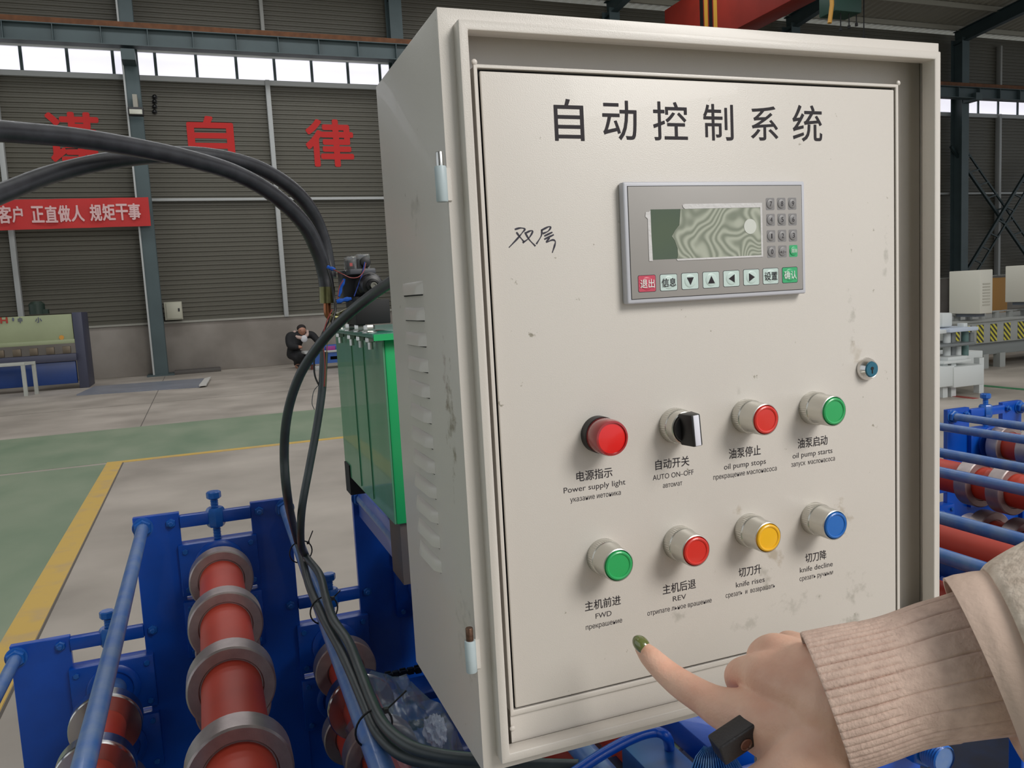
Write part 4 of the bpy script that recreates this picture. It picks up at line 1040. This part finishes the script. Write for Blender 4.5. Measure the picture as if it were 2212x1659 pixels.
MB().box(xa_-1.95, xa_+.035, ya-.04, ya+.04, zt_-.06, zt_).build('top_rail', tw, wt, bevel=.004)
MB().box(xb_-1.95, xb_+.035, yb_-.04, yb_+.04, zt_-.06, zt_).build('top_rail', tw, wt, bevel=.004)
MB().bar((xa_, ya, zt_-.03), (xb_, yb_, zt_-.03), .07, .06).build('end_rail', tw, wt)
# distribution box
xw0, zw0 = zx(357, 692, YW-.4); xw1, zw1 = zx(392, 651, YW-.4)
bxo = tag(MB().box(xw0, xw1, YW-.4, YW-.17, zw0, zw1).build('distribution_box', mat('cream_box', (170, 168, 150), .5), bevel=.01), 'cream electrical box on the wall right of the teal column', 'electrical box')
MB().box(xw0+.05, xw1-.02, YW-.42, YW-.4, zw0+.03, zw1-.03).build('box_door', mat('cream_box_door', (178, 176, 158), .5), bxo, bevel=.004)
MB().box(xw1-.1, xw1-.06, YW-.43, YW-.42, (zw0+zw1)/2-.02, (zw0+zw1)/2+.06).build('latch', blackp, bxo)
# flood light on the column
fx, fz = zx(294, 243, YW-1.2); f2 = zx(292, 207, YW-1.0)[1]
fl_ = tag(MB().box(fx-.17, fx+.17, YW-1.3, YW-1.15, fz-.09, fz+.11).build('flood_light', blackp, bevel=.02), 'dark flood light bracketed to the teal column over the hoses', 'lamp')
MB().box(fx-.14, fx+.14, YW-1.32, YW-1.30, fz-.06, fz+.05).build('lamp_glass', mat('lamp_glass', (190, 190, 176), .3), fl_, bevel=.005)
MB().box(fx-.05, fx+.05, YW-1.16, YW-.76, fz+.11, f2).build('lamp_bracket', mat('grey_bracket', (150, 146, 134), .5), fl_)
ins = None
for i, v in enumerate((208, 218, 229, 240)):
    x_, z_ = zx(334, v, YW-.12)
    m = MB(); m.lathe([(.06, 0), (.06, .03), (.03, .04), (.05, .06), (.02, .09)], (x_, YW-.03, z_), (0, -1, 0), 12)
    tag(m.build('insulator', blackp, smooth=True), ('topmost', 'second from top', 'third from top', 'lowest')[i]+' dark insulator knob on the wall right of the flood light', 'insulator', 'insulator knobs on the cladding')
# steel sheet on floor
m = MB(); C4 = [at(u, v, Z=.02) for u, v in ((165, 853), (205, 835), (452, 817), (432, 835))]
m.prism([(p.x, p.y) for p in C4], lambda a, b, t: Vector((a, b, t)), .001, .03)
st = tag(m.build('steel_sheet', mat('grey_sheet', (128, 132, 142), .35, var=.1, vscale=2)), 'flat grey steel sheet lying on the floor by the press brake', 'sheet')
m = MB(); C4 = [at(u, v, Z=.03) for u, v in ((430, 835), (442, 820), (456, 816), (446, 833))]
m.prism([(p.x, p.y) for p in C4], lambda a, b, t: Vector((a, b, t)), .031, .06); m.build('white_strip', mat('white_strip', (200, 198, 192), .5), st)
a_, b_ = at(375, 815, Z=0), at(478, 803, Z=0)
tag(MB().box(a_.x, b_.x, YW-.75, YW-.22, 0, .09).build('scrap_bar', mat('dark_scrap', (84, 80, 76), .7), bevel=.01), 'low dark bar of scrap on the floor at the plinth, right of the column', 'scrap metal')

# ------------------------------------------------------------------ crouching worker and blue frame
YQ = 21.3
wk = empty('person', at(645, 792, Z=0), 'person in black jacket with pink hood crouching by the far wall', 'person')
def wc(*L): return [(at(u, v, Y=YQ+dy), r*.0118) for u, v, dy, r in L]
farskin = skin_mat('far_skin', (176, 128, 104), (168, 120, 98))
base_ch = [wc((652, 713, -.1, 9), (650, 722, -.05, 6), (645, 733, 0, 11), (636, 750, .1, 11), (632, 766, .1, 10)),
    wc((640, 726, 0, 6), (626, 728, 0, 6), (628, 746, -.1, 5), (650, 750, -.3, 4)), wc((656, 726, 0, 6), (672, 724, 0, 6), (688, 738, -.1, 5), (700, 752, -.3, 4)),
    wc((632, 766, .1, 8), (656, 768, -.3, 7), (652, 788, -.2, 5), (660, 791, -.4, 4)), wc((630, 766, .1, 8), (644, 774, -.2, 7), (641, 790, 0, 5), (646, 793, -.2, 4))]
union_body('body', base_ch, farskin, wk, .03, 3)
blk = mat('black_clothes', (26, 26, 28), .8)
union_body('jacket', [wc((645, 728, 0, 13), (637, 745, .05, 14), (632, 764, .1, 13)), wc((638, 726, 0, 9), (626, 727, 0, 9), (627, 746, -.1, 8), (642, 750, -.25, 6)), wc((658, 725, 0, 8), (673, 723, 0, 8), (686, 736, -.1, 7))], blk, wk, .03, 3)
union_body('trousers', [wc((632, 766, .1, 11), (655, 768, -.3, 9.5), (652, 784, -.2, 6.5)), wc((630, 766, .1, 11), (643, 774, -.2, 9), (641, 786, 0, 6.5))], blk, wk, .03, 3)
for c4 in (wc((641, 788, 0, 5), (649, 792, -.25, 4.5)), wc((652, 787, -.2, 5), (660, 790, -.45, 4.5))): union_body('shoe', [c4], blk, wk, .02, 2)
m = MB(); m.ball(at(651, 709, Y=YQ-.06), .115, (1, 1.05, .85), 16, 10); m.build('hair', mat('dark_hair', (36, 28, 26), .8), wk, smooth=True)
m = MB(); P = [at(637, 716, Y=YQ+.02), at(638, 724, Y=YQ-.05), at(646, 729, Y=YQ-.14), at(656, 729, Y=YQ-.16), at(664, 722, Y=YQ-.06), at(663, 715, Y=YQ+.02)]; m.tube(spline(P, 5), .045, 8); m.build('hood', mat('pale_pink_hood', (190, 164, 154), .9), wk, smooth=True)
m = MB(); m.ball(at(657, 732, Y=YQ-.18), .085, (1, .5, 1.1), 12, 8); m.build('shirt', mat('white_shirt', (206, 206, 208), .8), wk, smooth=True)
face_c = at(652, 715, Y=YQ-.17)
m = MB(); m.ball(face_c+Vector((0, -.045, -.01)), .014, (1, 1, 1.2), 8, 6)
m.build('nose', farskin, wk, smooth=True)
m = MB()
for sx in (-.035, .035): m.ball(face_c+Vector((sx, -.018, .018)), .010, (1.2, .6, .7), 8, 6)
m.build('eye', blackp, wk, smooth=True)
fr = empty('machine_frame', at(700, 800, Z=0), 'low blue machine frame with pale top strip and dark holes by the crouching person', 'machine frame')
YF2 = 20.2
xf0, zf0 = zx(664, 788, YF2); xf1 = 6.0; zf1 = zx(700, 762, YF2)[1]
fb = mat('mid_blue_frame', (34, 84, 160), .4)
zh0, zh1 = zx(700, 778, YF2)[1], zx(700, 771, YF2)[1]
m = MB(); m.box(xf0, xf1, YF2, YF2+.05, zf0, zh0); m.box(xf0, xf1, YF2, YF2+.05, zh1, zf1)
holes = [zx(u, 775, YF2)[0] for u in (699, 722)]; xcur = xf0
while holes[-1] < xf1-.4: holes.append(holes[-1]+(holes[1]-holes[0]))
for hx_ in holes: m.box(xcur, hx_-.09, YF2, YF2+.05, zh0, zh1); xcur = hx_+.09
m.box(xcur, xf1, YF2, YF2+.05, zh0, zh1)
m.build('web_plate', fb, fr)
MB().box(xf0, xf1, YF2+.5, YF2+.55, zf0, zf1).build('web_plate', blackm, fr)
MB().box(xf0-.05, xf1, YF2-.06, YF2+.62, zf1, zf1+.05).build('top_strip', whitepaint, fr, bevel=.005)
MB().box(xf0+.2, xf1, YF2+.1, YF2+.5, zf1+.05, zf1+.17).build('roller_rack', fb, fr, bevel=.01)
x_ = zx(716, 757, YF2)[0]; MB().box(x_-.12, x_+.1, YF2+.02, YF2+.1, zf1+.05, zf1+.15).build('magenta_guard', mat('magenta_paint', (150, 50, 130), .5), fr, bevel=.005)
x_ = zx(690, 800, YF2-.3)[0]; MB().box(x_-.09, x_+.07, YF2-.3, YF2-.1, 0, zx(690, 791, YF2-.3)[1]).build('white_foot', whitepaint, fr, bevel=.01)
for x in (xf0+.15, xf0+1.6, xf1-.3): MB().box(x-.05, x+.05, YF2+.1, YF2+.2, 0, zf0).build('leg', mat('red_leg', (110, 50, 44), .6) if x < xf0+.2 else fb, fr)

# ------------------------------------------------------------------ right: white machines, grey line
wcab = mat('white_cabinet_paint', (206, 203, 190), .45)
def ecab(X, ufar, Yn, v0, v1, lab, depthx=.26):
    yfar = at(ufar, 640, X=X).y
    un = 2118
    z1, z0 = at(un, v0, Y=Yn).z, at(un, v1, Y=Yn).z
    e = empty('electrical_cabinet', (X, Yn, z0), lab, 'electrical cabinet', 'white cabinets on the grey line')
    MB().box(X, X+depthx, Yn, yfar, z0, z1).build('cabinet_body', wcab, e, bevel=.01)
    m = MB()
    for i in range(8): m.box(X+.05, X+depthx-.06, Yn-.006, Yn, z0+.12+i*.045, z0+.14+i*.045)
    m.build('vent_slots', mat('vent_slot', (176, 172, 158), .5) if 'vent_slot' not in bpy.data.materials else bpy.data.materials['vent_slot'], e)
    MB().box(X+.04, X+depthx-.04, Yn+.1, yfar-.1, z0-.05, z0).build('mounting_rail', mat('mounting_rail_grey', (90, 96, 104), .5), e)
    return z0
zc_ = ecab(11.0, 2050, 9.0, 583, 678, 'left one of two white electrical cabinets behind the control cabinet')
ecab(12.25, 2171, 8.3, 577, 668, 'right white electrical cabinet, cut by the photo edge', .4)
p_ = at(2158, 632, Y=12)
tag(MB().box(p_.x-.35, p_.x+.25, 12, 12.6, 0, at(2158, 600, Y=12).z).build('orange_housing', mat('ochre_housing', (150, 106, 38), .6), bevel=.02), 'ochre machine housing seen between the two white cabinets', 'machine housing')
gl = empty('grey_forming_line', (12, 9.6, 0), 'long grey machine line with rows of black and yellow hazard marks', 'machine')
YG = 9.3
gz1, gz0 = at(2170, 692, Y=YG).z, at(2170, 762, Y=YG).z
gpaint = mat('grey_machine_paint', (150, 152, 148), .5, var=.04, vscale=3)
xg0 = at(2055, 730, Y=YG).x
MB().box(xg0, 16, YG, YG+1.2, gz0+.18, gz1).build('bed_panel', gpaint, gl, bevel=.01)
MB().box(xg0+.3, 16, YG+.1, YG+1.1, gz0-.02, gz0+.18).build('lower_beam', mat('grey_beam', (128, 132, 130), .5), gl, bevel=.01)
MB().box(xg0, 16, YG-.03, YG+1.25, gz1, gz1+.04).build('top_flange', gpaint, gl, bevel=.005)
haz = bpy.data.materials.new('hazard_mark'); haz.use_nodes = True; nt = haz.node_tree; b = nt.nodes['Principled BSDF']; tc = nt.nodes.new('ShaderNodeTexCoord')
mp = nt.nodes.new('ShaderNodeMapping'); mp.inputs['Scale'].default_value = (9, 0, 9); nt.links.new(tc.outputs['Object'], mp.inputs[0])
ck = nt.nodes.new('ShaderNodeTexWave'); ck.wave_type = 'BANDS'; ck.bands_direction = 'DIAGONAL'; ck.inputs['Scale'].default_value = .8; nt.links.new(mp.outputs[0], ck.inputs['Vector'])
rp = nt.nodes.new('ShaderNodeValToRGB'); rp.color_ramp.interpolation = 'CONSTANT'; rp.color_ramp.elements[0].color = lin((50, 50, 40)); rp.color_ramp.elements[1].position = .5; rp.color_ramp.elements[1].color = lin((196, 186, 60))
nt.links.new(ck.outputs['Fac'], rp.inputs[0]); nt.links.new(rp.outputs[0], b.inputs['Base Color'])
for u in (2065, 2091, 2117, 2146, 2175, 2205, 2236):
    x_ = at(u, 715, Y=YG).x; hh = (gz1-gz0-.18)
    MB().box(x_-.07, x_+.07, YG-.008, YG, gz0+.2, gz1-.04).build('hazard_mark', haz, gl)
    m = MB(); m.cyl((x_, YG+.2, gz1+.04), (x_, YG+.2, gz1+.13), .05, 12); m.box(x_-.12, x_+.12, YG+.15, YG+.25, gz1+.13, gz1+.15); m.build('roller_stand', gpaint, gl)
for u in (2136, 2172, 2300):
    x_ = at(u, 790, Y=YG).x
    MB().box(x_-.06, x_+.06, YG+.05, YG+.17, 0, gz0).build('leg', gpaint, gl)
MB().box(at(2140, 780, Y=YG).x, at(2170, 780, Y=YG).x, YG+.6, YG+1.0, .05, gz0-.03).build('gear_housing', blackm, gl)
# white press-like machine
wm = empty('white_machine', (9.1, 7.4, 0), 'white floor machine with stacked plates and a box base at right', 'machine')
YM = 7.4
def wbx(u0, u1, v0, v1, y0, y1, name, mt, bev=.008):
    a, b_ = at(u0, (v0+v1)/2, Y=y0).x, at(u1, (v0+v1)/2, Y=y0).x; um = (u0+u1)/2
    return MB().box(a, b_, y0, y1, at(um, v1, Y=y0).z, at(um, v0, Y=y0).z).build(name, mt, wm, bevel=bev)
wpt = mat('cool_white_paint', (206, 210, 208), .4); wgr = mat('mid_grey_steel', (120, 124, 124), .4, .3)
wbx(2061, 2125, 790, 834, YM, YM+.9, 'base_box', wpt)
wbx(2020, 2062, 792, 836, YM+.02, YM+.9, 'base_box', wpt)
wbx(2030, 2123, 762, 792, YM+.5, YM+1.0, 'rear_box', wpt)
wbx(2040, 2098, 778, 784, YM+.05, YM+.5, 'die_plate', wpt, .004)
wbx(2048, 2090, 770, 777, YM+.1, YM+.45, 'die_plate', wpt, .004)
wbx(2030, 2108, 742, 748, YM+.1, YM+.6, 'guide_plate', wgr, .004)
wbx(2052, 2114, 708, 716, YM+.15, YM+.6, 'top_plate', mat('pale_blue_plate', (186, 196, 210), .4), .004)
wbx(2030, 2060, 712, 720, YM+.2, YM+.7, 'top_plate', wpt, .004)
wbx(2036, 2058, 676, 706, YM+.3, YM+.6, 'motor_cover', wpt, .02)
wbx(2082, 2090, 698, 710, YM+.3, YM+.4, 'valve_block', wpt, .004)
for u, v0, v1, mt in ((2056, 716, 770, wgr), (2068, 748, 775, wpt), (2084, 716, 768, mat('teal_column', (90, 120, 116), .4)), (2096, 718, 745, wgr), (2045, 720, 770, wpt)):
    p0, p1 = at(u, v1, Y=YM+.3), at(u, v0, Y=YM+.3)
    m = MB(); m.cyl((p0.x, YM+.3, p0.z), (p0.x, YM+.3, p1.z), .045, 14); m.build('guide_column', mt, wm, smooth=True)
for u in (2042, 2060, 2300):
    x_ = at(min(u, 2120), 850, Y=YM+.1).x; MB().box(x_-.04, x_+.04, YM+.1, YM+.18, 0, .45).build('leg', wpt, wm)
    MB().box(x_-.04, x_+.04, YM+.7, YM+.78, 0, .45).build('leg', wpt, wm)
# lattice wind bracing on the far wall
def brace(u0, v0, u1, v1, du, dv, Y, lab):
    a, b = at(u0, v0, Y=Y), at(u1, v1, Y=Y); o_ = at(u0+du, v0+dv, Y=Y)-a
    e = empty('lattice_brace', a, lab, 'brace', 'lattice wind braces on the far wall')
    MB().bar(a, b, .09, .09, (0, 1, 0)).build('chord', tealdark, e); MB().bar(a+o_, b+o_, .06, .06, (0, 1, 0)).build('chord', tealdark, e)
    n = max(2, int((b-a).length/.62))
    for i in range(1, n): p = a.lerp(b, i/n); MB().bar(p, p+o_*1.1, .05, .05, (0, 1, 0)).build('batten', tealdark, e)
brace(2054, 316, 2240, 585, 22, -7, YW-.45, 'dark lattice brace sloping down to the right on the far wall')
brace(2085, 590, 2240, 335, 18, 8, YW-.62, 'dark lattice brace sloping up to the right on the far wall')
# red crane girder
cg = empty('overhead_crane', at(1500, 40, Y=21), 'dark red overhead crane girder with yellow and black stripes', 'crane')
pg = at(1440, 48, Y=20.5); XG = pg.x
zb1 = at(1590, 63, X=XG+.0).z; cr = mat('crane_red', (132, 36, 24), .5, var=.08, vscale=2)
def gp(a, b, t): return Vector((t, a, b))
ztop = zb1+1.5
MB().prism([(-6, zb1), (19.0, zb1), (19.9, zb1+.18), (20.4, zb1+.55), (20.6, zb1+.95), (20.6, ztop), (-6, ztop)], gp, XG, XG+.6).build('girder', cr, cg, bevel=.02)
ys = at(1528, 25, X=XG).y
for i, dy in enumerate((-.42, -.22, -.02, .18)):
    MB().box(XG-.006, XG, ys+dy, ys+dy+.15, zb1+.05, ztop-.05).build('stripe', mat('stripe_yellow', (180, 136, 48), .5) if i == 0 else (bpy.data.materials['stripe_yellow'] if i % 2 == 0 else blackp), cg)
# hoist beside the girder
hp = at(1830, 12, Y=14)
ho = empty('chain_hoist', hp, 'dark green hoist with yellow strap and hanging chains under the roof', 'hoist')
MB().box(hp.x-.3, hp.x+.4, 14, 14.5, hp.z-.12, hp.z+.5).build('hoist_body', mat('hoist_green', (26, 62, 50), .5), ho, bevel=.03)
m = MB(); m.tube([at(1796, -20, Y=13.9), at(1797, 10, Y=13.9), at(1792, 50, Y=13.9)], .045, 8); m.build('yellow_strap', mat('strap_yellow', (190, 140, 56), .6), ho, smooth=True)
for u, v1 in ((1816, 60), (1834, 55), (1850, 50), (1866, 78)):
    a, b = at(u, -15, Y=14.1), at(u, v1, Y=14.1); m = MB(); m.tube([a, (a+b)/2, b], .012, 6)
    m.lathe([(.03, 0), (.03, .06)], b, (0, 0, -1), 8); m.build('hanging_chain', blackm, ho, smooth=True)
# crane runway corbels
for x in COLS: 
    MB().box(x-.15, x+.15, YB-.05, YW-.7, zrun-.75, zrun-.5).build('corbel', teal)['kind'] = 'structure'
